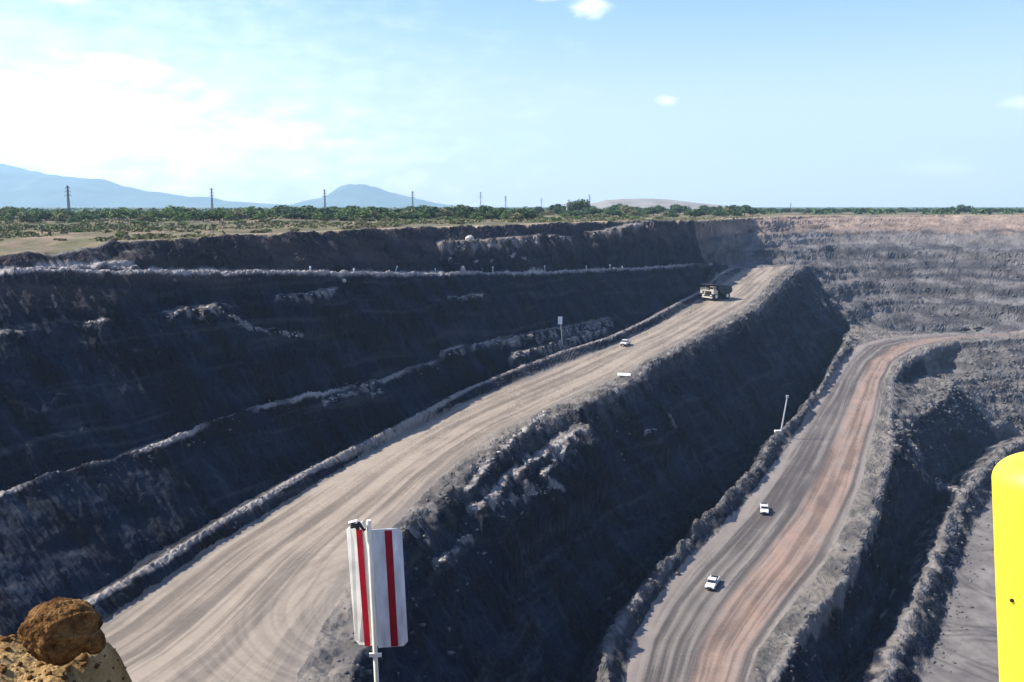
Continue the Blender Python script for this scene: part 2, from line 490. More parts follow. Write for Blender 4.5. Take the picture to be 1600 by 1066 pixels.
# domain warp: ragged crests
wx = 1.6 * fbm(GX / 14, GY / 14, 4, 3) + 0.7 * fbm(GX / 4, GY / 4, 3, 5)
wy = 1.6 * fbm(GX / 14, GY / 14, 4, 8) + 0.7 * fbm(GX / 4, GY / 4, 3, 9)
calm = np.clip(1.15 - np.minimum(np.minimum(line_dist(B1, GX, GY), line_dist(B2[2:], GX, GY)), line_dist(C1, GX, GY)) / 5.0, 0, 0.85)
wamp = (1 - on_road) * 1.4 * (1 - calm)
quiet = 1 - calm
HW = bil(H, GX + wx * wamp, GY + wy * wamp)
# big forms
gully = fbm(T / 9, HW / 26, 4, 21, ridged=True)
bulge = fbm(GX / 30, GY / 30, 4, 33)
near_fade = np.clip((GY - 70) / 30, 0, 1)
ph = 2 * np.pi * (HW + 2.0 * fbm(GX / 22, GY / 22, 3, 447)) / 5.5
HW += near_fade * quiet * steep * (1 - farF) * 0.30 * 5.5 / (2 * np.pi) * np.sin(ph) * np.clip(0.5 + fbm(T / 25, HW / 12, 3, 449), 0, 1)
HW += near_fade * quiet * steep * (1 - farF) * (0.6 * gully + 1.2 * bulge + 0.35 * fbm(GX / 4.0, GY / 4.0, 4, 41))
# crags and spurs on the near part of the slope between the two roads
mid_x0 = np.interp(GY, *pl(S1)); mid_x1 = np.interp(GY, *pl(C2))
mid = blur(((GX > mid_x0 - 1) & (GX < mid_x1 - 6) & (GY < 235)).astype(float), 8) * np.clip((GY - 95) / 20, 0, 1) * np.clip((245 - GY) / 50, 0, 1)
HW += mid * steep * (3.4 * fbm(GX / 11 + 3, GY / 11, 5, 491, 0.55, True) + 1.0 * fbm(GX / 3.5, GY / 3.5, 4, 493) - 1.0)
heap = np.clip(1 - np.minimum(line_dist(C2, GX, GY), line_dist(C3, GX, GY)) / 3.5, 0, 1)
HW += (1 - on_road) * near_fade * heap * (1.3 * fbm(GX / 6, GY / 6, 3, 521, 0.5, True) - 0.5)
# far wall: rilled, blocky and terraced
rills = fbm(GX / 13 + 0.6 * fbm(GX / 25, GY / 25, 2, 2), GY / 18, 5, 51, ridged=True)
blocks = np.sign(fbm(GX / 11, GY / 11, 4, 57)) * np.abs(fbm(GX / 11, GY / 11, 4, 57)) ** 0.7
terr = fbm(GX / 50, GY / 9, 3, 61)
fz = (HW + 4.0 * fbm(GX / 60, GY / 60, 4, 445)) / 8.5
fq = fz - np.floor(fz)
HW += np.maximum(farF, lit_right * 0.5) * (0.55 + 0.35 * fbm(GX / 40, GY / 40, 2, 447)) * 8.5 * (np.clip((fq - 0.55) / 0.45, 0, 1) ** 1.2 - fq)
for per, am, sd in ((3.6, 0.6, 443),):
    ph = 2 * np.pi * (HW + 0.35 * per * fbm(GX / 30, GY / 30, 3, sd)) / per
    HW += np.maximum(farF, lit_right * 0.7) * am * per / (2 * np.pi) * np.sin(ph)
HW += np.maximum(farF, lit_right * 0.6) * (0.9 * rills + 0.9 * blocks + 1.2 * terr)
# rubble on shoulders, berms and ledges
rub = (1 - on_road) * (1 - steep) * (1 - farF) * (~plain) * near_fade
floor_m = blur(((HW < -87.0) & (GX > 60)).astype(float), 2)
HW += rub * quiet * (1 - floor_m) * (0.75 * fbm(GX / 3.0, GY / 3.0, 5, 71, 0.62) + 0.7 * np.clip(fbm(GX / 6, GY / 6, 3, 73, ridged=True) - 0.2, 0, 1))
HW += floor_m * (0.40 * fbm(GX / 9, GY / 9, 4, 495) + 0.16 * fbm(GX / 2.2, GY / 2.2, 4, 497))
HW += plain * np.clip((GY - rim_d(GX)) / 20, 0, 1) * (0.7 * fbm(GX / 40, GY / 40, 4, 81) + 0.15 * fbm(GX / 6, GY / 6, 3, 83))
HW += on_road * (0.10 * fbm(GX / 6, GY / 25, 3, 91))
H2 = HW

def pick(px, py, A_=None, lo=60.0, hi=900.0):
    """where the ray through a photo pixel meets the ground"""
    A_ = H2 if A_ is None else A_
    x, y, z = ray(px, py)
    d = np.arange(lo, hi, 0.25)
    X_, Z_ = x / y * d, z / y * d
    hh = np.where((X_ > X0) & (X_ < X1) & (d < Y1 - 1), bil(A_, X_, d), -6.0)
    i = np.argmax(Z_ <= hh)
    if Z_[i] > hh[i]: i = len(d) - 1
    return np.array((X_[i], d[i], hh[i]))
def gz(x, y): return float(bil(H2, np.array([x]), np.array([y]))[0])

# lit ledges and ridges that stand out of the shaded walls: (photo polyline, height, half width)
LEDGES = [([(690, 555), (722, 547)], 3.5, 1.8), ([(752, 546), (800, 534), (850, 524), (900, 515), (955, 504)], 4.5, 2.6), ([(800, 560), (850, 543), (900, 528), (945, 517)], 3.0, 2.4),
    ([(262, 496), (285, 490), (300, 489), (320, 485), (342, 482)], 2.6, 1.6), ([(345, 486), (360, 498), (385, 510), (400, 516), (425, 519), (470, 526)], 1.5, 1.1),
    ([(432, 468), (470, 464), (495, 460), (522, 454)], 2.3, 1.5), ([(0, 526), (30, 523)], 1.6, 1.2), ([(135, 508), (165, 502)], 1.1, 1.0), ([(700, 466), (722, 466), (750, 463)], 1.3, 1.2),
    ([(688, 387), (720, 385), (760, 383), (800, 379), (838, 374)], 5.0, 3.0), ([(855, 373), (892, 376)], 3.5, 2.0), ([(918, 369), (945, 366), (965, 362), (1008, 352)], 5.0, 3.2),
    ([(505, 631), (540, 618), (560, 608), (585, 600)], 1.8, 1.3), ([(580, 618), (598, 612)], 1.3, 1.0), ([(675, 890), (700, 868), (715, 848), (748, 826)], 2.2, 1.0),
    ([(768, 788), (800, 782), (840, 772), (880, 762)], 2.2, 1.3), ([(868, 690), (866, 715), (850, 745)], 2.0, 1.2), ([(735, 800), (760, 778), (790, 748), (830, 718), (872, 695), (908, 672)], 4.0, 2.6), ([(845, 745), (870, 720), (880, 700)], 2.5, 1.6),
    ([(1008, 678), (1028, 672)], 1.8, 1.2), ([(1045, 650), (1055, 668)], 1.8, 1.4), ([(1400, 700), (1425, 725), (1450, 745), (1475, 760), (1500, 772)], 3.5, 2.5),
    ([(1400, 660), (1425, 700), (1440, 720)], 2.5, 2.0), ([(150, 418), (190, 412)], 1.4, 1.0), ([(60, 424), (110, 420), (205, 421)], 1.0, 1.0), ([(850, 645), (800, 690), (765, 720), (725, 770)], 1.4, 1.4)]
for pts, hh_, hw_ in LEDGES:
    q = [pick(px, py) for px, py in pts]
    for a, b in zip(q[:-1], q[1:]):
        ab = b[:2] - a[:2]; ln = max(1e-6, np.hypot(*ab))
        if ln > 60: continue
        x0i = max(0, int((min(a[0], b[0]) - 12 - X0) / RES)); x1i = min(NX, int((max(a[0], b[0]) + 12 - X0) / RES))
        y0i = max(0, int((min(a[1], b[1]) - 12 - Y0) / RES)); y1i = min(NY, int((max(a[1], b[1]) + 12 - Y0) / RES))
        xx = GX[y0i:y1i, x0i:x1i]; yy = GY[y0i:y1i, x0i:x1i]
        tt = np.clip(((xx - a[0]) * ab[0] + (yy - a[1]) * ab[1]) / ln ** 2, 0, 1)
        dd = np.hypot(xx - a[0] - tt * ab[0], yy - a[1] - tt * ab[1])
        # a small level pad standing out of the slope, broken up along its length
        ragged = fbm(xx / 2.5, yy / 2.5, 3, 101)
        zl = a[2] + (b[2] - a[2]) * tt + 0.3 * hh_ + 0.7 * ragged
        pad = zl - 1.6 * np.clip(dd - hw_ * np.clip(0.8 + 0.9 * fbm(xx / 4, yy / 4, 3, 103), 0.1, 1.5), 0, None)
        sub = H2[y0i:y1i, x0i:x1i]
        H2[y0i:y1i, x0i:x1i] = np.where(dd < hw_ * 2.2 + 1.5, np.maximum(sub, pad), sub)

# (benches)
# low windrows of spoil along the bench edges, which catch the sun
def windrow(poly, hh_, hw_, seed, gap=0.0):
    for a, b in zip(poly[:-1], poly[1:]):
        a, b = np.array(a[:2]), np.array(b[:2]); ab = b - a; ln = max(1e-6, np.hypot(*ab))
        x0i = max(0, int((min(a[0], b[0]) - 6 - X0) / RES)); x1i = min(NX, int((max(a[0], b[0]) + 6 - X0) / RES))
        y0i = max(0, int((min(a[1], b[1]) - 6 - Y0) / RES)); y1i = min(NY, int((max(a[1], b[1]) + 6 - Y0) / RES))
        if x1i <= x0i or y1i <= y0i: continue
        xx = GX[y0i:y1i, x0i:x1i]; yy = GY[y0i:y1i, x0i:x1i]
        tt = ((xx - a[0]) * ab[0] + (yy - a[1]) * ab[1]) / ln ** 2
        on = (tt >= 0) & (tt < 1)
        dd = np.abs((xx - a[0]) * ab[1] - (yy - a[1]) * ab[0]) / ln
        rg = np.clip(0.8 + 1.1 * fbm(xx / 5, yy / 5, 3, seed) - gap, 0.0, 1.8)
        H2[y0i:y1i, x0i:x1i] += np.where(on, hh_ * rg * np.exp(-(dd / hw_) ** 2), 0)
windrow(B1[2:], 0.7, 0.7, 301)
windrow(B2[2:12], 0.9, 0.7, 303, 0.1)
windrow(S1[8:], 1.1, 0.9, 305, 0.6)
windrow(C2[2:], 0.9, 0.8, 307, 0.4)

# ------------------------------------------------------------------ the pit as one adaptive grid
cols = np.concatenate([np.linspace(-760, -130, 70, endpoint=False), np.linspace(-130, 1730, 1080), np.linspace(1734, 2360, 70)])
rx_, ry_, _ = ray(cols, 533.0)
ANG = rx_ / CP                                   # x per unit depth
NROW = 860
d_f = np.arange(2.0, 700.0, 0.5)
rows = np.empty((len(cols), NROW))
Hs = blur(H2, 2)
for i, s in enumerate(ANG):
    h_ = np.where((s * d_f > X0) & (s * d_f < X1), bil(Hs, s * d_f, d_f), -6.0)
    dz = np.abs(np.gradient(h_)); dd = 0.5
    m = F * (dz / d_f + np.abs(h_) * dd / d_f ** 2 + 0.10 * dd / d_f)
    m = np.where(d_f < 85, m * 0.03, m)
    m = np.convolve(np.pad(m, 4, mode='edge'), np.ones(9) / 9, 'valid')
    c = np.cumsum(m); c = (c - c[0]) / (c[-1] - c[0])
    rows[i] = np.interp(np.linspace(0, 1, NROW), c, d_f)
# keep neighbouring columns in step
K = np.ones(7) / 7
rows = np.apply_along_axis(lambda a: np.convolve(np.pad(a, 3, mode='edge'), K, 'valid'), 0, rows)
far_rows = np.geomspace(700.0, 12100.0, 90)[1:]
rows = np.concatenate([rows, np.repeat(far_rows[None, :], len(cols), 0)], 1)
NR = rows.shape[1]; NC = len(cols)
PX = ANG[:, None] * rows; PY = rows.copy()
inside = (PX > X0) & (PX < X1) & (PY < Y1 - 2)
PZ = np.where(inside, bil(H2, PX, PY), -6.0)
sm_edge = np.clip((PY - 600) / 150, 0, 1)
PZ = np.where(PY > 600, PZ * (1 - sm_edge) + -6.0 * sm_edge, PZ)
PZ = np.where((PY > 760), -6.0 + 0.8 * fbm(PX / 120, PY / 120, 3, 5) * np.clip((PY - 760) / 200, 0, 1), PZ)
# attributes at the vertices
vsl = np.where(inside, bil(blur(slope_of(H2)[0], 1), PX, PY), 0.0)
v_u, w_u = road_uv(PX, PY, L1, R1)
v_u2, w_u2 = road_uv(PX, PY, L2, R2)
edge_n = 0.02 * fbm(PX / 3, PY / 3, 3, 7)
m_up = (v_u + edge_n > 0) & (v_u + edge_n < 1.0) & (PY > 55) & (PY < 515) & (PY < far_line(PX)) & (np.abs(PZ - z_up(PY)) < 2.2)
m_low = (v_u2 + edge_n > 0) & (v_u2 + edge_n < 1.0) & (PY > 70) & (PY < 475)
m_plain = PY > rim_d(PX) + 0.5
m_floor = (PZ < -86.6) & (PX > np.interp(PY, *pl(G3))) & (PY < 420)
m_far = np.where(inside, bil(farF, PX, PY), 0)
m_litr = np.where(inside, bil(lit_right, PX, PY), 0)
# fine relief along the slope direction
gyx = np.where(inside, bil(dxs, PX, PY), 0); gyy = np.where(inside, bil(dys, PX, PY), 0)
gl = np.sqrt(gyx ** 2 + gyy ** 2 + 1)
tt_ = PX * 0.5 + PY * 0.866
fine = 0.45 * fbm(tt_ / 2.6, PZ / 2.2, 5, 111, 0.55) + 0.35 * fbm(tt_ / 1.3, PZ / 5.0, 3, 115, 0.5, True) + 0.30 * fbm(PX / 1.1 + PZ / 1.7, PY / 1.1, 3, 113)
road_or_plain = (m_up | m_low).astype(float)
amp = np.where(m_plain, 0.2, np.where(road_or_plain > 0, 0.03, np.where(m_floor, 0.06, 0.35 + 0.75 * np.clip(vsl - 0.3, 0, 1)))) * np.clip((PY - 70) / 30, 0, 1)
amp = amp * np.where(PY > 690, 0, 1)
fine = fine * amp * 1.3 + m_far * amp * 0.5 * fbm(PX / 2.5, PZ / 1.6, 3, 117)
PX2 = PX - gyx / gl * fine; PY2 = PY - gyy / gl * fine; PZ2 = PZ + fine / gl

def C3a(c): return np.array(c, float)[None, None, :]
def mixc(a, b, t): return a * (1 - t[..., None]) + b * t[..., None]
def sst(x, a, b):
    t = np.clip((x - a) / (b - a), 0, 1); return t * t * (3 - 2 * t)
zn0 = PZ + 2.5 * fbm(PX / 35, PY / 35, 3, 455) + 0.03 * PY
coal = mixc(C3a((0.010, 0.017, 0.032)), C3a((0.024, 0.032, 0.048)), sst(fbm(tt_ / 30, PZ / 5, 4, 121), -0.3, 0.4))
seam = noise2(zn0 / 1.7, PX / 70 + PY / 90, 451) + 0.6 * noise2(zn0 / 0.6, PX / 50 + PY / 50, 453)
patch = fbm(PX / 7 + PZ / 6, PY / 7, 5, 471); chute = fbm(tt_ / 2.2, PZ / 14, 4, 473)
coal = coal * (0.34 + 0.50 * sst(patch + 0.5 * chute, -0.35, 0.45))[..., None]
coal = mixc(coal, C3a((0.075, 0.070, 0.066)), sst(chute + 0.4 * fbm(PX / 25, PY / 25 + PZ / 9, 3, 475), 0.28, 0.7) * 0.28)
coal = mixc(coal, C3a((0.060, 0.058, 0.058)), sst(seam + 0.5 * fbm(PX / 9, PY / 9, 3, 457), 0.2, 0.9) * 0.45)
brown = mixc(C3a((0.027, 0.026, 0.030)), C3a((0.060, 0.048, 0.046)), sst(fbm(PX / 14, PY / 14 + PZ / 3, 4, 123), -0.3, 0.4))
dust = mixc(C3a((0.10, 0.091, 0.081)), C3a((0.18, 0.158, 0.132)), sst(fbm(PX / 9, PY / 9, 4, 125), -0.3, 0.3))
alb = coal
zn = PZ + 3.0 * fbm(PX / 20, PY / 20, 3, 127)
alb = mixc(alb, brown, sst(zn, -19, -12) * 0.85 * (1 - m_far))
flat = sst(vsl, 0.75, 0.35)
alb = mixc(alb, dust, flat * 0.9)
nl_noise = 0.35 * fbm(PX / 2, PY / 2, 2, 401)
def near_line(poly, wd):
    """1 close to a ground line, 0 away from it"""
    return sst(line_dist(poly, PX, PY) + nl_noise * min(1, wd), wd, wd * 0.5)
pale = C3a((0.30, 0.27, 0.24)); vflat = sst(vsl, 0.9, 0.5)
alb = mixc(alb, pale, np.maximum(near_line(B1[1:], 0.55), near_line(B1i, 1.5) * sst(vsl, 1.2, 0.8)) * 0.9)  # bench road's pale dust, lightened further to paint its sunlit edge
cl_ = np.interp(PY, *pl(C1))
alb = mixc(alb, coal, ((PX < cl_ - 4.5) & (PY < 260) & (PZ < -38.5) & (PX > -140)).astype(float) * 0.95)
alb = mixc(alb, pale, near_line(B2[2:14], 0.55) * 0.9 * sst(fbm(PX / 14, PY / 14, 3, 403), -0.35, 0.1))  # pale line painted for the sunlit crest, which lies in shade
spk = sst(fbm(PX / 3.5, PY / 3.5, 4, 485), -0.25, 0.35)
alb = mixc(alb, C3a((0.055, 0.053, 0.052)), np.maximum(near_line(C2, 3.0), near_line(S1[6:], 3.4)) * (1 - spk) * 0.85)
alb = mixc(alb, C3a((0.20, 0.18, 0.162)), np.maximum(near_line(C2, 1.3), near_line(S1[6:], 1.2)) * 0.75 * spk)
alb = mixc(alb, C3a((0.185, 0.168, 0.152)), near_line(C3, 1.9) * 0.9 * (0.35 + 0.65 * spk))
alb = mixc(alb, C3a((0.17, 0.155, 0.14)), near_line(S2, 1.0) * 0.7)
alb = mixc(alb, coal, sst(line_dist(O1, PX, PY), 4.6, 3.4) * 0.85)  # ditch darkened to paint the wall's shadow
alb = mixc(alb, C3a((0.24, 0.215, 0.19)), near_line(C1, 0.6) * 0.9)  # berm crest lightened to paint its thin sunlit line
for pts, hh_, hw_ in LEDGES:
    alb = mixc(alb, pale, near_line([pick(px, py) for px, py in pts], max(0.45, 0.5 * hw_)) * (0.5 + 0.4 * vflat) * sst(fbm(PX / 2.2, PY / 2.2, 3, 405), -0.2, 0.2))  # pale ledge rock, coloured brighter as if sunlit
tan = mixc(C3a((0.165, 0.125, 0.10)), C3a((0.25, 0.19, 0.145)), sst(fbm(PX / 16, PZ / 3, 4, 131), -0.3, 0.4))
greyfar = mixc(C3a((0.055, 0.052, 0.052)), C3a((0.128, 0.119, 0.112)), sst(fbm(PX / 14, PZ / 4, 5, 133), -0.3, 0.35))
bandf = noise2((PZ + 4.0 * fbm(PX / 60, PY / 60, 3, 477)) / 2.4, PX / 160, 479)
greyfar = mixc(greyfar, C3a((0.034, 0.035, 0.039)), sst(bandf, 0.12, 0.5) * 0.75)
fw = mixc(greyfar, tan, sst(zn + 1.5 * fbm(PX / 40, PY / 10, 2, 5), -17.5, -13.5))
fw = mixc(fw, C3a((0.15, 0.135, 0.125)), sst(np.abs(zn + 20), 4, 1.5) * 0.6)
alb = mixc(alb, fw, m_far)
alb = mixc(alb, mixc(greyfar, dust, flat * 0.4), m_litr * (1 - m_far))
# plain: dry grass, bare sand and low green cover
gr = fbm(PX / 60, PY / 90, 4, 141); sa = fbm(PX / 35 + 4, PY / 55, 4, 143)
pln = mixc(C3a((0.20, 0.155, 0.10)), C3a((0.085, 0.088, 0.043)), sst(gr, -0.3, 0.1))
pln = mixc(pln, C3a((0.13, 0.095, 0.07)), sst(fbm(PX / 25 + 9, PY / 30, 4, 149), 0.0, 0.3) * 0.7)
pln = mixc(pln, C3a((0.27, 0.205, 0.14)), sst(sa, 0.18, 0.4) * 0.85)
pln = mixc(pln, C3a((0.33, 0.25, 0.165)), sst(PY - rim_d(PX), 16, 4) * (0.35 + 0.65 * sst(PX, -85, -50)) * sst(fbm(PX / 12, PY / 12, 3, 145), -0.5, 0.2) * 0.9)
pln = mixc(pln, C3a((0.06, 0.085, 0.04)), sst(PY, 700, 1200) * sst(fbm(PX / 150, PY / 300, 3, 147), -0.5, 0.0))
left_c = sst(PX, -45, -75) * sst(PY, 330, 230)
pln = mixc(pln, mixc(C3a((0.17, 0.125, 0.085)), C3a((0.085, 0.085, 0.042)), sst(fbm(PX / 9, PY / 14, 4, 511), -0.25, 0.15)), left_c * 0.85)
alb = np.where(m_plain[..., None], pln, alb)
# upper road: pale dust with streaks left by tyres
def streaks(u, wdt, y, seed, fr):
    wob = 0.03 * fbm(y / 60, y * 0 + seed, 2, seed)
    a = noise2((u + wob) * fr + seed, y / 70, seed) * 0.6 + noise2((u + wob) * fr * 2.7, y / 40, seed + 1) * 0.45 + noise2((u + wob) * fr * 6, y / 25, seed + 2) * 0.3 + noise2((u + wob) * fr * 15, y / 18, seed + 3) * 0.22 + 0.25 * fbm(u * 6, y / 9, 3, seed + 4)
    return a
s1 = streaks(v_u, w_u, PY, 151, 9)
upr = mixc(C3a((0.138, 0.115, 0.092)), C3a((0.265, 0.220, 0.170)), sst(s1, -0.46, 0.38))
upr = mixc(upr, C3a((0.15, 0.135, 0.118)), sst(v_u, 0.86, 1.0) * 0.7)
upr = mixc(upr, C3a((0.15, 0.135, 0.115)), sst(v_u, 0.10, 0.0) * 0.6)
# darker turning marks at the near end of the road
ctr = pick(640, 1010)[:2]
rad = np.hypot(PX - ctr[0], PY - ctr[1])
arc = noise2(rad / 1.3, rad * 0 + 3, 161) * 0.6 + noise2(rad / 0.55, rad * 0 + 1, 163) * 0.4
arcm = sst(PY, 150, 122) * sst(v_u, 0.45, 0.75)
upr = mixc(upr, mixc(C3a((0.11, 0.097, 0.083)), C3a((0.24, 0.205, 0.165)), sst(arc, -0.35, 0.3)), arcm * 0.33)
alb = np.where(m_up[..., None], upr, alb)
# lower road: grey coal-dusted lane, reddish lane, dark tyre lines
s2 = streaks(v_u2, w_u2, PY, 171, 12)
greyl = mixc(C3a((0.075, 0.066, 0.061)), C3a((0.185, 0.162, 0.142)), sst(s2, -0.4, 0.3))
redl = mixc(C3a((0.165, 0.112, 0.085)), C3a((0.26, 0.175, 0.130)), sst(s2, -0.35, 0.35))
lowr = mixc(greyl, redl, sst(v_u2 + 0.04 * fbm(PY / 40, PX * 0, 2, 5) + 0.06 * fbm(PX / 3, PY / 9, 4, 7), 0.46, 0.60) * sst(v_u2, 0.97, 0.84) * (0.65 + 0.5 * fbm(PX / 6, PY / 14, 4, 483)))
lowr = mixc(lowr, C3a((0.20, 0.172, 0.148)), sst(v_u2, 0.14, 0.06) * 0.8)
for uc, uwid in ((0.17, .02), (0.27, .035), (0.36, .03), (0.49, .035), (0.92, .02)):
    lowr = mixc(lowr, C3a((0.06, 0.054, 0.051)), np.exp(-((v_u2 + 0.012 * fbm(PY / 30, PX * 0 + uc, 2, 9) - uc) / uwid) ** 2) * 0.7)
alb = np.where(m_low[..., None], lowr, alb)
# floor of the cut on the right: grey with curved tracks
fctr = pick(1750, 960)[:2]; fr_ = np.hypot(PX - fctr[0], (PY - fctr[1]) * 0.8)
ft = noise2(fr_ / 4.0, fr_ * 0, 181) * 0.6 + noise2(fr_ / 1.4, fr_ * 0 + 2, 183) * 0.4
flo = mixc(C3a((0.105, 0.096, 0.088)), C3a((0.175, 0.157, 0.14)), sst(0.3 * ft + 0.5 * fbm(PX / 8, PY / 8, 3, 185), -0.35, 0.4))
flo = mixc(flo, C3a((0.085, 0.079, 0.074)), sst(fbm(PX / 4, PY / 4, 5, 499, 0.6), 0.05, 0.4) * 0.6)
for cpx, rpx, offs in (((1640, 905), (1497, 885), (0.0, 2.1)), ((1900, 870), (1470, 1010), (0.0, 2.2, 5.5)), ((1450, 1300), (1520, 985), (0.0, 2.2)), ((1700, 1200), (1530, 1000), (0.0, 2.2, 4.4, 6.6))):
    c_ = pick(*cpx)[:2]; p_ = pick(*rpx)[:2]; r0 = np.hypot(*(p_ - c_)); rr_ = np.hypot(PX - c_[0], PY - c_[1]) + 0.5 * fbm(PX / 8, PY / 8, 2, 501)
    for o_ in offs:
        flo = mixc(flo, C3a((0.06, 0.056, 0.053)), np.exp(-((rr_ - r0 - o_) / 0.38) ** 2) * 0.85 * sst(fbm(PX / 10, PY / 10, 2, 503 + int(o_)), -0.4, 0.1))
alb = np.where(m_floor[..., None], flo, alb)

P = np.stack([PX2, PY2, PZ2 + CAMZ], -1).reshape(-1, 3)
alb = np.clip(alb, 0.01, 0.8).reshape(-1, 3)
zone = np.where(m_plain, 0, np.where(m_up, 2, np.where(m_low, 3, np.where(m_floor, 4, 1))))
ii, jj = np.meshgrid(np.arange(NC - 1), np.arange(NR - 1), indexing='ij')
a = ii * NR + jj
quads = np.stack([a, a + NR, a + NR + 1, a + 1], -1).reshape(-1, 4)
qz = zone[:-1, :-1].reshape(-1)
def grid_part(name, z, m, label=None):
    q = quads[qz == z]
    used, inv = np.unique(q, return_inverse=True)
    me = bpy.data.meshes.new(name)
    me.vertices.add(len(used)); me.vertices.foreach_set('co', P[used].astype(np.float32).ravel())
    me.loops.add(len(q) * 4); me.loops.foreach_set('vertex_index', inv.reshape(-1).astype(np.int32))
    me.polygons.add(len(q)); me.polygons.foreach_set('loop_start', (np.arange(len(q)) * 4).astype(np.int32))
    me.update(calc_edges=True)
    at = me.attributes.new('albedo', 'FLOAT_COLOR', 'POINT')
    c4 = np.ones((len(used), 4), np.float32); c4[:, :3] = alb[used]
    at.data.foreach_set('color', c4.ravel())
    me.polygons.foreach_set('use_smooth', np.full(len(q), z in (0, 2, 3, 4)))
    o = link(name, me, None, [m])
    tag(o, label, kind='structure')
    return o
grid_part('plain', 0, M_ground, 'dry grassy plain around the open pit')
grid_part('pit_slope', 1, M_slope, 'dark terraced coal walls of the open pit')
grid_part('haul_road', 2, M_road, 'pale dusty haul road running diagonally along the upper ledge')
grid_part('haul_road', 3, M_road, 'grey and reddish haul road deeper in the pit')
grid_part('pit_floor', 4, M_road, 'grey floor of the deepest cut with curved tyre tracks')


# ------------------------------------------------------------------ mountains and hills
def ridge(name, label, prof, dist, depth, m, seed, nx=220, nv=40, rough=0.12):
    """a long hill whose crest follows the photo's skyline, with its own depth"""
    px = np.array([p[0] for p in prof], float); hh = np.array([-(p[1] - 323.0) / F * dist for p in prof])
    xs = np.linspace(px[0], px[-1], nx); hc = np.interp(xs, px, hh)
    X = (xs - 800) / F * dist
    v = np.linspace(-1, 1, nv)
    XX, VV = np.meshgrid(X, v, indexing='ij'); HH = np.repeat(hc[:, None], nv, 1)
    cross = (1 - np.abs(VV) ** 1.25)
    sc = depth
    YY = dist + VV * depth
    n = fbm(XX / (depth * .35), YY / (depth * .35), 5, seed, ridged=True)
    ZZ = HH * cross + rough * np.maximum(HH, 20) * n * np.abs(VV) ** 0.7 * cross * 1.6 + 0.05 * HH * fbm(XX / (depth * .12), YY * 0, 3, seed + 5) * cross
    ZZ = ZZ - 12 * np.abs(VV) ** 3
    pts = np.stack([XX, YY, ZZ + CAMZ], -1).reshape(-1, 3)
    q = [(i * nv + j, (i + 1) * nv + j, (i + 1) * nv + j + 1, i * nv + j + 1) for i in range(nx - 1) for j in range(nv - 1)]
    me = bpy.data.meshes.new(name); me.from_pydata(pts.tolist(), [], q); me.update(); me.shade_smooth()
    return tag(link(name, me, None, [m]), label, kind='structure')
ridge('mountain', 'long blue mountain ridge falling to the right', [(-700, 240), (-350, 250), (-120, 262), (0, 268), (50, 272), (75, 276), (95, 274), (115, 277), (150, 281), (165, 280), (200, 292), (235, 299), (270, 303), (300, 308),
    (330, 308), (350, 314), (400, 317), (470, 322), (520, 325)], 9600, 1100, M_mount, 3)
ridge('mountain', 'paler mountain slope behind the long ridge', [(-900, 120), (-400, 205), (-100, 240), (0, 254), (20, 259), (45, 264), (80, 273), (130, 290), (200, 315), (240, 325)], 11000, 900, M_mount, 9)
ridge('mountain', 'small cone shaped blue mountain at the middle of the horizon', [(440, 325), (470, 319), (485, 313), (510, 309), (525, 300), (537, 291), (550, 289), (575, 289), (590, 293), (605, 299), (625, 304), (650, 310), (680, 317), (730, 325)], 10000, 900, M_mount, 17)
ridge('hill', 'low pale grey spoil hill behind the tree line', [(880, 326), (915, 320), (945, 313), (975, 311), (1005, 310.5), (1040, 312), (1075, 316), (1110, 320), (1150, 327)], 1900, 220, M_dump, 23, rough=0.03)

# ------------------------------------------------------------------ rubble (loose stones on ledges, shoulders and the far wall)
def stone_proto(seed):
    b = bmesh.new(); bmesh.ops.create_icosphere(b, subdivisions=1, radius=1.0)
    r = np.random.default_rng(seed)
    for v in b.verts:
        v.co *= 0.45 + 0.9 * r.random()
        v.co.z *= 0.75
    pts = np.array([v.co[:] for v in b.verts]); fs = np.array([[v.index for v in f.verts] for f in b.faces]); b.free()
    return pts, fs
STONES = [stone_proto(i) for i in range(8)]
def scatter_stones(name, spots, m, label=None, kind='stuff', cat=None):
    VV, FF = [], []; off = 0
    for (x, y, z, s) in spots:
        p, f = STONES[rng.integers(8)]
        a = rng.random() * 6.283; c_, s_ = math.cos(a), math.sin(a)
        q = p * (s * np.array([1, 0.6 + 0.8 * rng.random(), 0.7 + 0.5 * rng.random()]))
        q = np.stack([q[:, 0] * c_ - q[:, 1] * s_, q[:, 0] * s_ + q[:, 1] * c_, q[:, 2]], -1) + np.array([x, y, z + CAMZ + s * 0.1])
        VV.append(q); FF.append(f + off); off += len(p)
    VV = np.concatenate(VV); FF = np.concatenate(FF)
    me = bpy.data.meshes.new(name)
    me.vertices.add(len(VV)); me.vertices.foreach_set('co', VV.astype(np.float32).ravel())
    me.loops.add(len(FF) * 3); me.loops.foreach_set('vertex_index', FF.astype(np.int32).ravel())
    me.polygons.add(len(FF)); me.polygons.foreach_set('loop_start', (np.arange(len(FF)) * 3).astype(np.int32))
    me.update(calc_edges=True)
    return tag(link(name, me, None, [m]), label, cat=cat, kind=kind)
M_stone = mat('loose_coal_stone', (0.10, 0.094, 0.088), 0.95, nscale=0.15, namt=0.45, coords='Object')
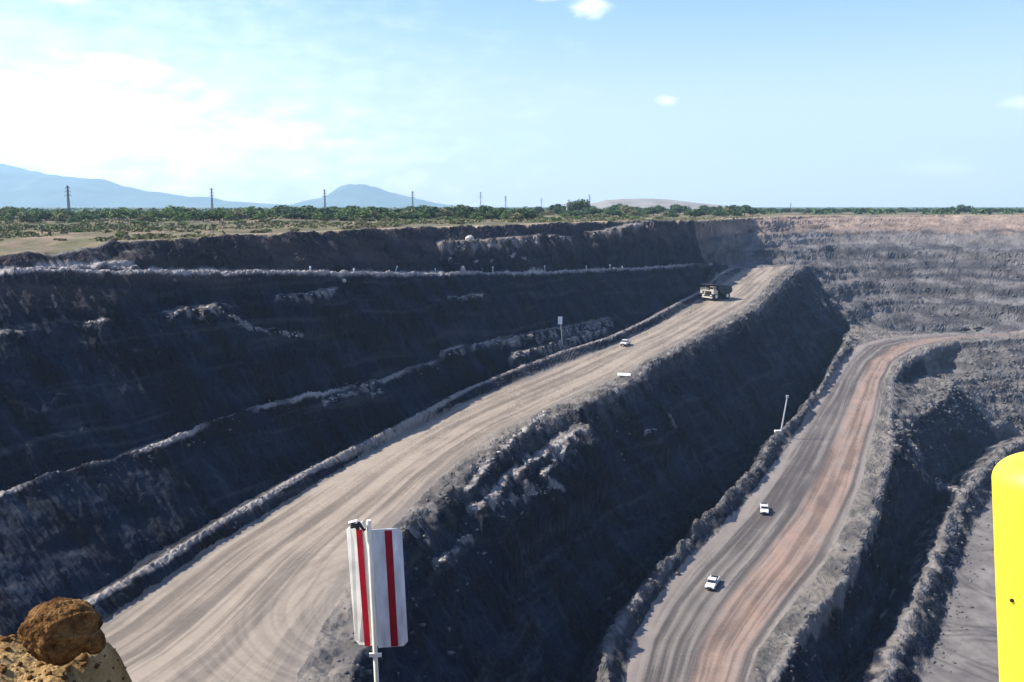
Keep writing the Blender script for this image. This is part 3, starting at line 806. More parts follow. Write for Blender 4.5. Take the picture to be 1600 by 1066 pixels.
def along(poly, n, spread, smin, smax, off=0.0, t0=0.0, t1=1.0):
    p = np.array(poly)[:, :2]; seg = np.hypot(*np.diff(p, axis=0).T); L = np.concatenate([[0], np.cumsum(seg)])
    o = []
    for _ in range(n):
        t = (t0 + (t1 - t0) * rng.random()) * L[-1]
        x = np.interp(t, L, p[:, 0]) + off + rng.normal() * spread; y = np.interp(t, L, p[:, 1]) + rng.normal() * spread
        s = smin + (smax - smin) * rng.random() ** 2.5
        o.append((x, y, gz(x, y), s))
    return o
sp = []; spl = []
sp += along(S1[1:], 1300, 1.2, 0.12, 0.55)
sp += along(S1[1:14], 800, 3.0, 0.1, 0.5, off=3)
sp += along(C2[1:], 450, 1.2, 0.2, 0.8)
sp += along(S2[1:12], 800, 1.6, 0.12, 0.6, off=1)
sp += along(B3, 500, 3.0, 0.25, 1.3)
sp += along(C3, 400, 2.0, 0.2, 0.9)
sp += along(G3, 700, 2.0, 0.12, 0.6, off=1)
sp += along(C1, 700, 0.9, 0.15, 0.5)
sp += along(B2[2:14], 350, 1.0, 0.15, 0.5)
sp += along(B1[2:], 220, 0.8, 0.2, 0.6)
for pts, hh_, hw_ in LEDGES:
    for a, b in zip(pts[:-1], pts[1:]):
        for _ in range(int(4 + 0.4 * math.hypot(b[0] - a[0], b[1] - a[1]))):
            t = rng.random(); q = pick(a[0] + (b[0] - a[0]) * t + rng.normal() * 2, a[1] + (b[1] - a[1]) * t + rng.normal() * 2)
            spl.append((q[0], q[1], q[2], 0.12 + 0.4 * rng.random() ** 3))
def keep(x, y):
    u, _ = road_uv(np.array([x]), np.array([y]), L1, R1); u2, _ = road_uv(np.array([x]), np.array([y]), L2, R2)
    return not (0.02 < u[0] < 0.97 and y < 500 and abs(gz(x, y) - z_up(y)) < 3) and not (0.02 < u2[0] < 0.97 and y < 470)
sp = [q for q in sp if keep(q[0], q[1])]
scatter_stones('rubble', sp, M_stone, 'loose grey stones lying along the ledges and road edges')
M_pstone = mat('pale_stone_lit_tone', (0.30, 0.275, 0.25), 0.95, nscale=0.3, namt=0.4)  # pale rock, lightened to read as sunlit within the shade
scatter_stones('rubble', spl, M_pstone, 'pale broken rock on small ledges of the shaded walls, lightened as if sunlit')
sp2 = []
for _ in range(900):
    q = pick(1120 + 480 * rng.random(), 385 + 125 * rng.random())
    if q[1] > 600 or not far_line(q[0]) < q[1] + 3: continue
    sp2.append((q[0], q[1], q[2], 0.25 + 0.9 * rng.random() ** 4))
for _ in range(900):
    q = pick(1480 + 140 * rng.random(), 540 + 140 * rng.random()); sp2.append((q[0], q[1], q[2], 0.25 + 1.0 * rng.random() ** 4))
sp2 = [q for q in sp2 if keep(q[0], q[1])]
scatter_stones('rubble', sp2, M_stone, 'loose grey blocks strewn over the far wall of the pit')

# one pale boulder on the ledge under the left rim
def boulder(name, label, loc, size, m, seed, cat='boulder', sub=4, rough=0.28, squash=0.85):
    b = bmesh.new(); bmesh.ops.create_icosphere(b, subdivisions=sub, radius=1.0)
    co = np.array([v.co[:] for v in b.verts])
    n = fbm(co[:, 0] * 1.3 + 7 * seed, co[:, 1] * 1.3 + co[:, 2] * 1.1, 4, seed) * rough + fbm(co[:, 2] * 3.1 + seed, co[:, 0] * 3.1 - co[:, 1] * 2.7, 4, seed + 3) * rough * 0.5
    n = n + 0.05 * fbm(co[:, 0] * 11 + co[:, 2] * 5, co[:, 1] * 11 - co[:, 2] * 7, 3, seed + 8)
    for v, d in zip(b.verts, n): v.co *= (1 + d); v.co.z *= squash
    me = bpy.data.meshes.new(name); b.to_mesh(me); b.free()
    o = link(name, me, None, [m]); o.location = loc; o.scale = (size, size, size)
    return tag(o, label, cat)
M_pale = mat('pale_sandstone', (0.42, 0.39, 0.34), 0.9, nscale=2.0, namt=0.2)
q = pick(734, 380)
boulder('boulder', 'pale boulder on the lit ledge below the left rim', (q[0], q[1], q[2] + CAMZ + 0.6), 1.2, M_pale, 5)
q = pick(537, 440)
boulder('boulder', 'small white boulder on the shaded wall below the thin bench road', (q[0], q[1], q[2] + CAMZ + 0.2), 0.6, M_pale, 6, sub=3)

# ------------------------------------------------------------------ foreground: earth edge, clod, sign, yellow post
M_earth = bpy.data.materials.new('yellow_earth'); M_earth.use_nodes = True
def earth(m, c0, c1, c2, sc, bumpd):
    t = m.node_tree; b = t.nodes['Principled BSDF']; b.inputs['Roughness'].default_value = 0.95; b.inputs['Specular IOR Level'].default_value = 0.1
    g = N(t, 'ShaderNodeNewGeometry'); n1 = N(t, 'ShaderNodeTexNoise'); n1.inputs['Scale'].default_value = sc; n1.inputs['Detail'].default_value = 10; n1.inputs['Roughness'].default_value = 0.7
    n2 = N(t, 'ShaderNodeTexNoise'); n2.inputs['Scale'].default_value = sc * 7; n2.inputs['Detail'].default_value = 5
    t.links.new(g.outputs['Position'], n1.inputs['Vector']); t.links.new(g.outputs['Position'], n2.inputs['Vector'])
    r = N(t, 'ShaderNodeValToRGB'); e = r.color_ramp.elements
    e[0].position = 0.34; e[0].color = (*c0, 1); e[1].position = 0.62; e[1].color = (*c2, 1)
    x = e.new(0.46); x.color = (*c1, 1)
    t.links.new(n1.outputs['Fac'], r.inputs['Fac']); t.links.new(r.outputs[0], b.inputs['Base Color'])
    ad = N(t, 'ShaderNodeMath', operation='ADD'); t.links.new(n1.outputs['Fac'], ad.inputs[0]); t.links.new(n2.outputs['Fac'], ad.inputs[1])
    bp = N(t, 'ShaderNodeBump'); bp.inputs['Distance'].default_value = bumpd; bp.inputs['Strength'].default_value = 1.0
    t.links.new(ad.outputs[0], bp.inputs['Height']); t.links.new(bp.outputs[0], b.inputs['Normal'])
earth(M_earth, (0.13, 0.07, 0.028), (0.29, 0.18, 0.07), (0.38, 0.255, 0.115), 7.0, 0.03)
M_clod = bpy.data.materials.new('brown_clod'); M_clod.use_nodes = True
earth(M_clod, (0.050, 0.020, 0.006), (0.145, 0.068, 0.021), (0.33, 0.18, 0.062), 16.0, 0.035)

# ground of the look-out: a shelf, its safety mound at the left, and the slope below the edge
def mound_h(x, y):
    base = -1.66 + 0.03 * fbm(x / 0.5, y / 0.5, 4, 201)
    edge = 2.55 + 0.12 * fbm(x / 0.8, y * 0, 3, 203)
    d = y - edge
    h_ = base - np.clip(d, 0, None) * 1.25 - 0.0
    # the mound: crest from the left towards the right, ending near the photo's lower left corner
    cx = -1.75; m = np.exp(-((y - 3.02) / 0.55) ** 2) * np.interp(x, [-2.6, -1.69, -1.40, -1.28, -1.15, -1.0], [0.185, 0.16, 0.105, 0.055, 0.005, 0.0])
    h_ = np.where(m > 0, np.maximum(h_, base - np.clip(d - 0.75, 0, None) * 1.4 * sst(x, -1.16, -1.47) - np.clip(d, 0, None) * 1.25 * (1 - sst(x, -1.16, -1.47))), h_)
    h_ = h_ + m + 0.028 * fbm(x / 0.16, y / 0.16, 5, 205) + 0.05 * fbm(x / 0.22 + 3, y / 0.22, 4, 207) * sst(x, -0.9, -1.5)
    return h_
gxs = np.concatenate([np.linspace(-9, -2.6, 60, endpoint=False), np.linspace(-2.6, -0.7, 300, endpoint=False), np.linspace(-0.7, 9, 110)])
gys = np.concatenate([np.linspace(-3, 2.2, 30, endpoint=False), np.linspace(2.2, 4.2, 300, endpoint=False), np.linspace(4.2, 26, 70)])
XX, YY = np.meshgrid(gxs, gys, indexing='ij')
ZZ = mound_h(XX, YY)
pts = np.stack([XX, YY, ZZ + CAMZ], -1).reshape(-1, 3)
ny = len(gys); q = [(i * ny + j, (i + 1) * ny + j, (i + 1) * ny + j + 1, i * ny + j + 1) for i in range(len(gxs) - 1) for j in range(ny - 1)]
me = bpy.data.meshes.new('ground'); me.from_pydata(pts.tolist(), [], q); me.update(); me.shade_smooth()
tag(link('ground', me, None, [M_earth]), 'yellow earth at the edge of the look-out', kind='structure')
def mh(x, y): return float(mound_h(np.array([x]), np.array([y]))[0])

def pick_g(px, py, lo=2.0, hi=6.0):
    x, y, z = ray(px, py); d = np.arange(lo, hi, 0.005)
    g = mound_h(x / y * d, d); Z_ = z / y * d
    i = int(np.argmax(Z_ <= g)); return x / y * d[i], d[i], g[i]
# loose crumbs of earth on the mound
crumbs = []
for _ in range(2600):
    x = -2.6 + 1.6 * rng.random(); y = 2.5 + 0.9 * rng.random()
    crumbs.append((x, y, mh(x, y), 0.002 + 0.017 * rng.random() ** 5))
scatter_stones('gravel', crumbs, M_clod, 'dark crumbs of earth scattered over the yellow mound')
# the clod
cx, cy = by_d(95, 980, 3.0)[:2]
cz = by_d(95, 983, 3.0)[2]
bo = boulder('rock', 'big brown rounded clod of earth sitting on the yellow mound', (cx, cy, cz + CAMZ), 0.118, M_clod, 12, cat='rock', sub=6, rough=0.2, squash=0.86)
x2 = by_d(147, 1004, 2.98)
boulder('rock', 'small brown stone leaning against the right side of the big clod', (x2[0], x2[1], x2[2] + CAMZ), 0.036, M_clod, 31, cat='rock', sub=4, rough=0.3, squash=1.15)

# delineator sign
M_white = mat('white_sign_paint', (0.76, 0.72, 0.60), 0.5, nscale=9, namt=0.20, spec=0.4)
M_grey_white = mat('grey_white_paint', (0.60, 0.62, 0.61), 0.5, nscale=22, namt=0.28, spec=0.4, stretch=(1, 1, .25))  # mottled by wear; greyer tone paints the shade on the sign's right half
M_red = mat('dark_red_tape', (0.27, 0.006, 0.02), 0.4, nscale=18, namt=0.2)
M_cream = mat('cream_pole_paint', (0.80, 0.76, 0.62), 0.5, nscale=12, namt=0.1)
M_black = mat('black_rubber', (0.012, 0.012, 0.013), 0.6, nscale=8, namt=0.3)
SD = 4.5
def at_sign(px, py, d=SD): return Vector(by_d(px, py, d)) + Vector((0, 0, CAMZ))
p_top = at_sign(576, 813); p_low = at_sign(588.5, 1066)
axis = (p_top - p_low).normalized()
foot = None
for t in np.arange(0, 4, 0.01):
    c = p_low - axis * t
    if c.z - CAMZ < mh(c.x, c.y) - 0.25: foot = c; break
sign = empty('delineator_sign', foot)
tag(sign, 'white marker board with two red stripes on a thin cream pole', 'sign')
def loc_(v): return tuple(Vector(v) - foot)
MB().cyl(loc_(foot), loc_(p_top), 0.0115, seg=20).build('pole', M_cream, sign, smooth=False)
def plate(px_l, px_r, py_t, py_b, slant, yaw, push, name, m, stripe, label=None):
    """a bent plate beside the pole: outline in the sign's own plane, turned about the pole"""
    sc_ = (by_d(1000, 920, SD)[0] - by_d(0, 920, SD)[0]) / 1000.0; w0 = (px_l - 577) * sc_ / math.cos(yaw); w1 = (px_r - 577) * sc_ / math.cos(yaw)
    hinge = 0.0
    zt = by_d(577, py_t, SD)[2] + CAMZ - foot.z
    zb = by_d(585, py_b, SD)[2] + CAMZ - foot.z
    sl_ = slant * sc_
    def P3(u, t, out=0.0):        # u across, t 0 top .. 1 bottom
        z = zt + (zb - zt) * t
        x = u + sl_ * t
        xx = x * math.cos(yaw); yy = abs(x) * math.sin(abs(yaw)) + push - out
        return (xx + (p_top - foot).x, yy + (p_top - foot).y, z)
    r = 0.03
    mb = MB()
    n = 10
    b2 = mb.bm
    # outline with clipped outer corners
    a, b_ = (w0, w1)
    outer = a if abs(a) > abs(b_) else b_
    inner = b_ if outer == a else a
    sg = 1 if outer > inner else -1
    outl = [(inner, 0), (outer - sg * 0.022, 0), (outer, 0.035), (outer, 0.965), (outer - sg * 0.022, 1), (inner, 1)]
    mb.poly([P3(u, t) for u, t in outl], 0.004, (math.sin(yaw), -math.cos(yaw), 0))
    o = mb.build(name, m, sign)
    s0, s1 = stripe
    u0 = (s0 - 577) * sc_ / math.cos(yaw); u1 = (s1 - 577) * sc_ / math.cos(yaw)
    st = MB().poly([P3(u0, 0.012, .004), P3(u1, 0.012, .004), P3(u1, 0.995, .004), P3(u0, 0.995, .004)], 0.002, (math.sin(yaw), -math.cos(yaw), 0)).build('red_stripe', M_red, o)
    if label: o['label'] = label
    return o
plate(539, 577, 828, 1013, 11, R(20), 0.014, 'board', M_white, (555, 565))
plate(580, 626, 830, 1016, 7, R(-10), 0.020, 'board', M_grey_white, (600, 611), 'worn half of the board, greyed for its shaded side')
# wire tie and clamps at the head of the pole
mb = MB()
tp = p_top - foot
for a_, b_, r_ in (((-0.085, -.01, -0.03), (-0.02, -.016, -0.012), 0.010), ((-0.08, -.012, -0.008), (-0.045, -.02, -0.04), 0.009), ((-0.05, -.015, -0.006), (-0.015, -.022, -0.045), 0.009)):
    mb.cyl(tp + Vector(a_), tp + Vector(b_), r_, seg=8)
mb.build('wire_tie', M_black, sign)
mb = MB()
for a_, b_, r_ in (((-0.095, -.008, -0.012), (-0.05, -.018, 0.004), 0.008), ((-0.03, -.02, 0.0), (-0.012, -.022, -0.03), 0.007)):
    MB().cyl(tp + Vector(a_), tp + Vector(b_), r_, seg=8).build('clamp', M_white, sign)
MB().box(tp + Vector((0.02, -0.006, -0.69)), (0.06, 0.012, 0.018)).build('clamp', M_white, sign)

# yellow post
M_yellow = mat('yellow_enamel', (0.85, 0.62, 0.035), 0.5, nscale=26, namt=0.07, spec=0.4, stretch=(1, 1, .3))
PD = 1.5
pt_ = Vector(by_d(1642, 716, PD)); pl_ = Vector(by_d(1652, 1066, PD))
tdir = (pt_ - pl_).normalized()
yt = pt_.z
ax, ay = pt_.x, pt_.y
base_z = mh(ax, ay)
foot_p = pt_ - tdir * ((pt_.z - base_z) / tdir.z)
ax, ay = foot_p.x, foot_p.y
post = empty('bollard', (ax, ay, base_z + CAMZ)); tag(post, 'thick bright yellow post at the right edge of the picture', 'post')
post.rotation_mode = 'QUATERNION'; post.rotation_quaternion = Vector((0, 0, 1)).rotation_difference(tdir)
hgt = (pt_ - foot_p).length
mb = MB(); rr = 0.0865; segs = 64
prof = [(rr * 1.0, 0.0)] + [(rr, z) for z in np.linspace(0.05, hgt - 0.036, 12)] + [(rr - 0.045 * (1 - math.cos(a)), hgt - 0.036 + 0.036 * math.sin(a)) for a in np.linspace(0.12, math.pi / 2, 10)] + [(0.012, hgt + 0.0)]
ring = [[mb.bm.verts.new((r_ * math.cos(2 * math.pi * k / segs), r_ * math.sin(2 * math.pi * k / segs), z)) for k in range(segs)] for r_, z in prof]
for A_, B_ in zip(ring[:-1], ring[1:]):
    for k in range(segs): mb.bm.faces.new((A_[k], A_[(k + 1) % segs], B_[(k + 1) % segs], B_[k]))
mb.bm.faces.new(ring[-1])
mb.build('post_tube', M_yellow, post, smooth=True)
MB().cyl((0, 0, -0.02), (0, 0, 0.015), 0.15, seg=32).build('base_plate', M_yellow, post)
a_ = math.atan2(-ay, -ax + 0.0) - 0.16
ch = by_d(1588, 946, PD - .08)
dz_ = ch[2] - base_z
dirv = Vector((ch[0] - ax, -0.07, 0)).normalized()
MB().cyl(dirv * (rr - 0.004) + Vector((0, 0, dz_)), dirv * (rr + 0.0035) + Vector((0, 0, dz_)), 0.0032, seg=10).build('bolt_head', M_black, post)

# ------------------------------------------------------------------ vehicles
M_body = mat('white_vehicle_paint', (0.58, 0.57, 0.54), 0.3, nscale=0.8, namt=0.08, spec=0.5)
M_dusty = mat('dusty_cream_paint', (0.42, 0.385, 0.31), 0.55, nscale=0.6, namt=0.15)
M_darkb = mat('dark_dump_steel', (0.035, 0.034, 0.034), 0.7, nscale=0.5, namt=0.35)
M_glass = mat('dark_window_glass', (0.012, 0.016, 0.02), 0.12, nscale=2, namt=0.1, spec=0.6)
M_tyre = mat('tyre_rubber', (0.014, 0.014, 0.014), 0.85, nscale=3, namt=0.3)
M_rim = mat('wheel_rim', (0.62, 0.60, 0.52), 0.5, nscale=3, namt=0.1)
M_lamp = mat('clear_lamp', (0.75, 0.75, 0.70), 0.2, nscale=5, namt=0.1)
M_dark_paint = mat('dark_vehicle_paint', (0.03, 0.032, 0.04), 0.35, nscale=1, namt=0.15, spec=0.5)
RX = Matrix.Rotation(math.pi / 2, 4, 'X')

def wheel(parent, x, y, r, wd, rimr):
    t = MB().cyl((x, y - wd / 2, r), (x, y + wd / 2, r), r, seg=28).build('tyre', M_tyre)
    wv = bpy.data.objects.new('wheel', None)
    # the wheel itself is its tyre mesh, the rim a sub-part
    bpy.data.objects.remove(wv)
    t.name = 'wheel'; t.parent = parent
    sy = 1 if y > 0 else -1
    MB().cyl((x, y, r), (x, y + sy * (wd / 2 + 0.03 * r * 2), r), rimr, rimr * 0.8, seg=20).build('rim', M_rim, t)
    return t

def make_pickup(paint):
    """forward = +x"""
    root = empty('pickup_truck')
    L, W = 5.2, 1.86
    side = [(-2.6, .62), (-2.6, 1.12), (-.55, 1.14), (-.42, 1.16), (1.0, 1.16), (1.25, 1.12), (2.45, 1.0), (2.6, .86), (2.6, .5), (2.25, .46), (2.1, .75), (1.85, .9), (1.45, .9), (1.2, .75), (1.05, .44), (-1.05, .44), (-1.2, .75), (-1.45, .9), (-1.85, .9), (-2.1, .75), (-2.25, .5)]
    mb = MB(); mb.poly([(x, 0, z) for x, z in side], W, (0, 1, 0))
    bmesh.ops.bevel(mb.bm, geom=[e for e in mb.bm.edges if abs(e.verts[0].co.y - e.verts[1].co.y) < 1e-4], offset=0.05, segments=2, affect='EDGES')
    body = mb.build('body', paint, root)
    mb = MB()
    mb.poly([(x, 0, z) for x, z in [(-.55, 1.10), (-.42, 1.72), (-.25, 1.78), (.55, 1.76), (.75, 1.70), (1.15, 1.14)]], W - 0.22, (0, 1, 0))
    bmesh.ops.bevel(mb.bm, geom=list(mb.bm.edges), offset=0.05, segments=2, affect='EDGES')
    cab = mb.build('cab', paint, root)
    MB().poly([(.80, -.74, 1.64), (.80, .74, 1.64), (1.15, .80, 1.22), (1.15, -.80, 1.22)], .03, (.77, 0, .64)).build('windscreen', M_glass, root)
    MB().poly([(-.50, -.7, 1.64), (-.50, .7, 1.64), (-.565, .74, 1.26), (-.565, -.74, 1.26)], .03, (1, 0, -.16)).build('rear_window', M_glass, root)
    for sy in (-1, 1):
        MB().poly([(x, sy * (W / 2 - .10), z) for x, z in [(-.42, 1.24), (-.34, 1.66), (.62, 1.64), (.98, 1.24)]], .03, (0, 1, 0)).build('side_window', M_glass, root)
        MB().box((2.57, sy * .68, .84), (.08, .34, .16), bevel=.02).build('headlight', M_lamp, root)
        MB().box((1.0, sy * (W / 2 + .06), 1.22), (.1, .2, .15), bevel=.03).build('mirror', M_black, root)
    MB().box((2.60, 0, .80), (.06, .9, .2)).build('grille', M_black, root)
    MB().box((2.62, 0, .56), (.14, 1.8, .16), bevel=.03).build('bumper', M_black, root)
    # open load bed: dark liner set into the deck
    MB().box((-1.58, 0, 1.135), (1.85, 1.5, .03)).build('bed_liner', M_black, root)
    for sx in (-1.65, 1.65):
        for sy in (-.80, .80): wheel(root, sx, sy, .39, .26, .23)
    return root

def heading(ux, uy): return math.atan2(uy, ux)
def put(o, px, py, hd, A_=None):
    q = pick(px, py)
    o.location = (q[0], q[1], q[2] + CAMZ + 0.03)
    o.rotation_euler = (0, 0, hd)
    return q
def along_dir(poly_fn, pa, pb):
    a = Vector(poly_fn(*pa)); b = Vector(poly_fn(*pb)); d = b - a
    return heading(d.x, d.y), math.atan2(d.z, math.hypot(d.x, d.y))
hd_low, pit_low = along_dir(low_road, (1200, 780), (1110, 910))
pk = make_pickup(M_body)
put(pk, 1194, 800, hd_low + 0.25); pk.rotation_euler[1] = -pit_low
tag(pk, 'white pickup truck driving down the lower haul road, the farther of two', 'pickup truck', 'white pickups on the lower haul road')
p2 = copy_tree(pk); put(p2, 1113, 916, hd_low + 0.05); p2.rotation_euler[1] = -pit_low
tag(p2, 'white pickup truck nearest the viewer on the grey lane of the lower haul road', 'pickup truck')
p3 = copy_tree(pk); del p3['group']; put(p3, 977, 540, hd_low + 0.1); p3.rotation_euler[1] = 0.0
tag(p3, 'small white pickup coming down the pale upper haul road below the dump truck', 'pickup truck')
dk = make_pickup(M_dark_paint); put(dk, 1507, 517.2, heading(-1, -.1))
tag(dk, 'left one of two small dark vehicles on the far lower road bend', 'pickup truck', 'dark vehicles on the far bend')
d2 = copy_tree(dk); put(d2, 1529, 516.2, heading(1, .2))
tag(d2, 'right one of two small dark vehicles on the far lower road bend', 'pickup truck')

def make_haul_truck():
    root = empty('haul_truck')
    # chassis and engine bay; forward = +x
    MB().box((0.3, 0, 1.75), (9.6, 1.7, .9), bevel=.12).build('chassis', M_darkb, root)
    MB().poly([(x, 0, z) for x, z in [(2.2, 1.5), (2.2, 3.6), (4.9, 3.6), (5.0, 3.0), (5.0, 1.5)]], 2.8, (0, 1, 0)).build('engine_hood', M_darkb, root)
    MB().box((5.03, 0, 2.55), (.1, 2.3, 1.7)).build('grille', M_black, root)
    MB().box((5.15, 0, 1.15), (.5, 5.8, .55), bevel=.08).build('bumper', M_dusty, root)
    MB().box((3.9, 0, 3.72), (2.9, 7.0, .24), bevel=.05).build('deck', M_dusty, root)
    for sy in (-1, 1):
        MB().box((4.0, sy * 2.9, 3.05), (2.5, 1.2, 1.1), bevel=.12).build('fender', M_dusty, root)
        MB().box((5.22, sy * 2.1, 1.95), (.12, .7, .35), bevel=.03).build('headlight', M_lamp, root)
    MB().poly([(5.1, -2.35, 1.1), (5.1, -1.75, 1.1), (5.05, -.7, 3.7), (5.05, -1.2, 3.7)], .15, (1, 0, 0)).build('ladder', M_dusty, root)
    cab = MB().box((3.9, 2.1, 4.65), (1.7, 1.9, 1.65), bevel=.1).build('cab', M_dusty, root)
    MB().box((4.77, 2.1, 4.85), (.06, 1.6, .85)).build('windscreen', M_glass, cab)
    for sy in (-1, 1): MB().box((3.9, 2.1 + sy * .97, 4.85), (1.2, .05, .8)).build('side_window', M_glass, cab)
    mb = MB()
    for y in np.linspace(-3.4, .9, 7): mb.cyl((5.25, y, 3.8), (5.25, y, 4.75), .04, seg=6)
    for z in (4.3, 4.75): mb.cyl((5.25, -3.4, z), (5.25, .95, z), .04, seg=6)
    mb.build('handrail', M_dusty, root)
    # dump body with canopy over the cab
    outl = [(-6.2, 3.3), (-5.2, 2.5), (-1.0, 2.4), (1.9, 3.9), (2.3, 5.75), (5.3, 6.1), (5.35, 6.35), (1.7, 6.15), (-5.6, 5.25)]
    bed = MB().poly([(x, 0, z) for x, z in outl], 6.7, (0, 1, 0)).build('dump_body', M_darkb, root)
    for x in (-4.2, -2.6, -1.0, .6):
        for sy in (-1, 1): MB().box((x, sy * 3.42, 4.1 + .12 * (x + 4)), (.35, .18, 2.2)).build('body_rib', M_darkb, bed)
    for sy in (-1, 1):
        wheel(root, 3.3, sy * 2.75, 1.55, 1.1, .85)
        wheel(root, -3.1, sy * 2.85, 1.55, 1.15, .85)
        wheel(root, -3.1, sy * 1.65, 1.55, 1.0, .85)
    return root
ht = make_haul_truck()
put(ht, 1118, 468, heading(-.80, -.60))
tag(ht, 'big cream and black mining dump truck coming down the pale haul road', 'dump truck')

# ------------------------------------------------------------------ posts, markers, pylons, small buildings
def gpt(px, py): q = pick(px, py); return Vector((q[0], q[1], q[2] + CAMZ))
# tall pole with a lamp head beside the lower road
b = gpt(1220, 676); d = b.y
topz = Vector(by_d(1227, 621, d)).z + CAMZ
pole = empty('light_pole', b); tag(pole, 'tall thin pale pole beside the lower haul road, leaning a little right', 'pole')
hh = topz - b.z; lean = (1228 - 1220) / F * d
M_galv = mat('galvanised_steel', (0.36, 0.37, 0.39), 0.45, 0.0, nscale=1.5, namt=0.15)
M_conc = mat('pale_concrete', (0.50, 0.48, 0.44), 0.9, nscale=1.0, namt=0.15)
MB().cyl((0, 0, -.4), (lean, 0, hh), .26, .20, seg=12).build('pole', M_galv, pole)
MB().box((lean + .02, -.05, hh + .25), (.75, .5, .8), bevel=.08).build('lamp_head', M_galv, pole)
MB().box((-.9, 0, .12), (1.9, 1.3, .7), bevel=.1).build('footing', M_conc, pole)
# marker board on a thin post by the upper road
b = gpt(879, 541); d = b.y
sp_ = empty('sign_post', b); tag(sp_, 'pale rectangular board on a thin post in front of the shaded left wall', 'sign')
tz = Vector(by_d(875, 495, d)).z + CAMZ - b.z; lean = -4 / F * d
MB().cyl((0, 0, -.3), (lean, 0, tz), .08, seg=8).build('post', M_galv, sp_)
MB().box((lean, -.12, tz - 1.1), (1.2, .08, 2.2), bevel=.03).build('board', M_grey_white, sp_)
# white board on the shoulder of the upper road
b = gpt(975, 590); wb = empty('sign_board', b); wb.rotation_euler = (0, 0, -0.25)
tag(wb, 'low white board standing on the edge of the upper haul road', 'sign')
MB().box((0, 0, .75), (3.4, .12, .8), rot=Matrix.Rotation(-0.75, 4, 'X'), bevel=.02).build('board', M_grey_white, wb)
for x in (-1.3, 1.3): MB().cyl((x, .15, -.3), (x, .1, .7), .06, seg=8).build('leg', M_galv, wb)
# marker posts along the thin bench road
MARK = [((485, 425.5), 7, 'white marker post on the thin bench road, leftmost of the row'), ((553, 426), 4, 'short white marker on the thin bench road right of the leftmost post'),
        ((617, 426), 8, 'leaning white marker post over the broad lit streak of the bench road'), ((680, 426), 5, 'small white marker at the middle of the bench road row'),
        ((770, 425.5), 7, 'thin white marker post right of the middle of the bench road'), ((851, 424.5), 7, 'white marker post left of the round topped ones on the bench road'),
        ((916, 424), 7, 'white round topped marker, left of the last three on the bench road'), ((953, 421), 6, 'bright white round marker between two others at the bench road end'),
        ((972, 423), 5, 'last white round marker at the right end of the bench road row')]
for (mx_, my_), hpx, lab in MARK:
    b = gpt(mx_, my_); s_ = b.y / F
    o = empty('marker_post', b); tag(o, lab, 'marker post', 'white marker posts along the bench road')
    ln = 0.45 if 'leaning' in lab else 0.0
    h0 = hpx * s_
    MB().cyl((0, 0, -.3), (h0 * ln, 0, h0), .16, .13, seg=8).build('post', M_conc, o)
    MB().cyl((h0 * ln, 0, h0 - .1), (h0 * ln, 0, h0 + .3), .22, .18, seg=10).build('cap', M_grey_white, o)

# lattice pylons on the plain
M_pyl = mat('dark_grey_steel', (0.16, 0.16, 0.17), 0.6, nscale=0.5, namt=0.2)
def pylon(px, ytop, d, lab, wd=1.0):
    x = by_d(px, 333, d)[0]; z0 = -6.0
    zt = by_d(px, ytop, d)[2]; H_ = zt - z0
    o = empty('power_pylon', (x, d, z0 + CAMZ)); tag(o, lab, 'pylon', 'power pylons across the plain')
    mb = MB(); w0 = H_ * 0.04 * wd; w1 = H_ * 0.016 * wd; t = H_ * 0.006 * wd + 0.03
    cs = [(-1, -1), (1, -1), (1, 1), (-1, 1)]
    lv = 9
    def c(k, i):
        f = k / lv; w_ = w0 + (w1 - w0) * min(1, f * 1.25); return Vector((cs[i % 4][0] * w_, cs[i % 4][1] * w_, H_ * f))
    for k in range(lv):
        for i in range(4):
            mb.cyl(c(k, i), c(k + 1, i), t, seg=5); mb.cyl(c(k, i), c(k + 1, i + 1), t * .6, seg=4); mb.cyl(c(k, i + 1), c(k + 1, i), t * .6, seg=4); mb.cyl(c(k + 1, i), c(k + 1, i + 1), t * .6, seg=4)
    mb.build('mast', M_pyl, o)
    for f, wa in ((.70, .10), (.82, .085), (.94, .065)):
        a = MB(); L_ = H_ * wa
        for sg in (-1, 1):
            a.cyl((0, 0, H_ * f), (sg * L_, 0, H_ * f), t, t * .6, seg=5); a.cyl((0, 0, H_ * (f + .045)), (sg * L_, 0, H_ * f), t * .7, seg=5)
            a.cyl((sg * L_, 0, H_ * f), (sg * L_, 0, H_ * f - H_ * .04), t * .9, seg=5)
        a.build('cross_arm', M_pyl, o)
    return o
pylon(108, 290, 520, 'darkest and nearest pylon, in front of the long mountain ridge at left', 1.0)
pylon(332, 294, 800, 'grey pylon in front of the low right end of the long mountain ridge')
pylon(508, 296, 950, 'grey pylon against the left foot of the cone shaped mountain')
pylon(645, 299, 950, 'dark pylon against the right foot of the cone shaped mountain')
pylon(751, 300, 1300, 'faint thin pylon standing alone right of the cone shaped mountain', .8)
pylon(790, 306, 1300, 'short dark pylon right of the faint thin one', 1.2)
pylon(846, 309, 1500, 'tiny faint pylon just left of the biggest dark tree', .8)
pylon(921, 304, 1400, 'small pylon rising just right of the biggest dark tree', .9)
pylon(1235, 317, 1300, 'tiny pylon alone on the flat horizon above the far wall', 1.0)

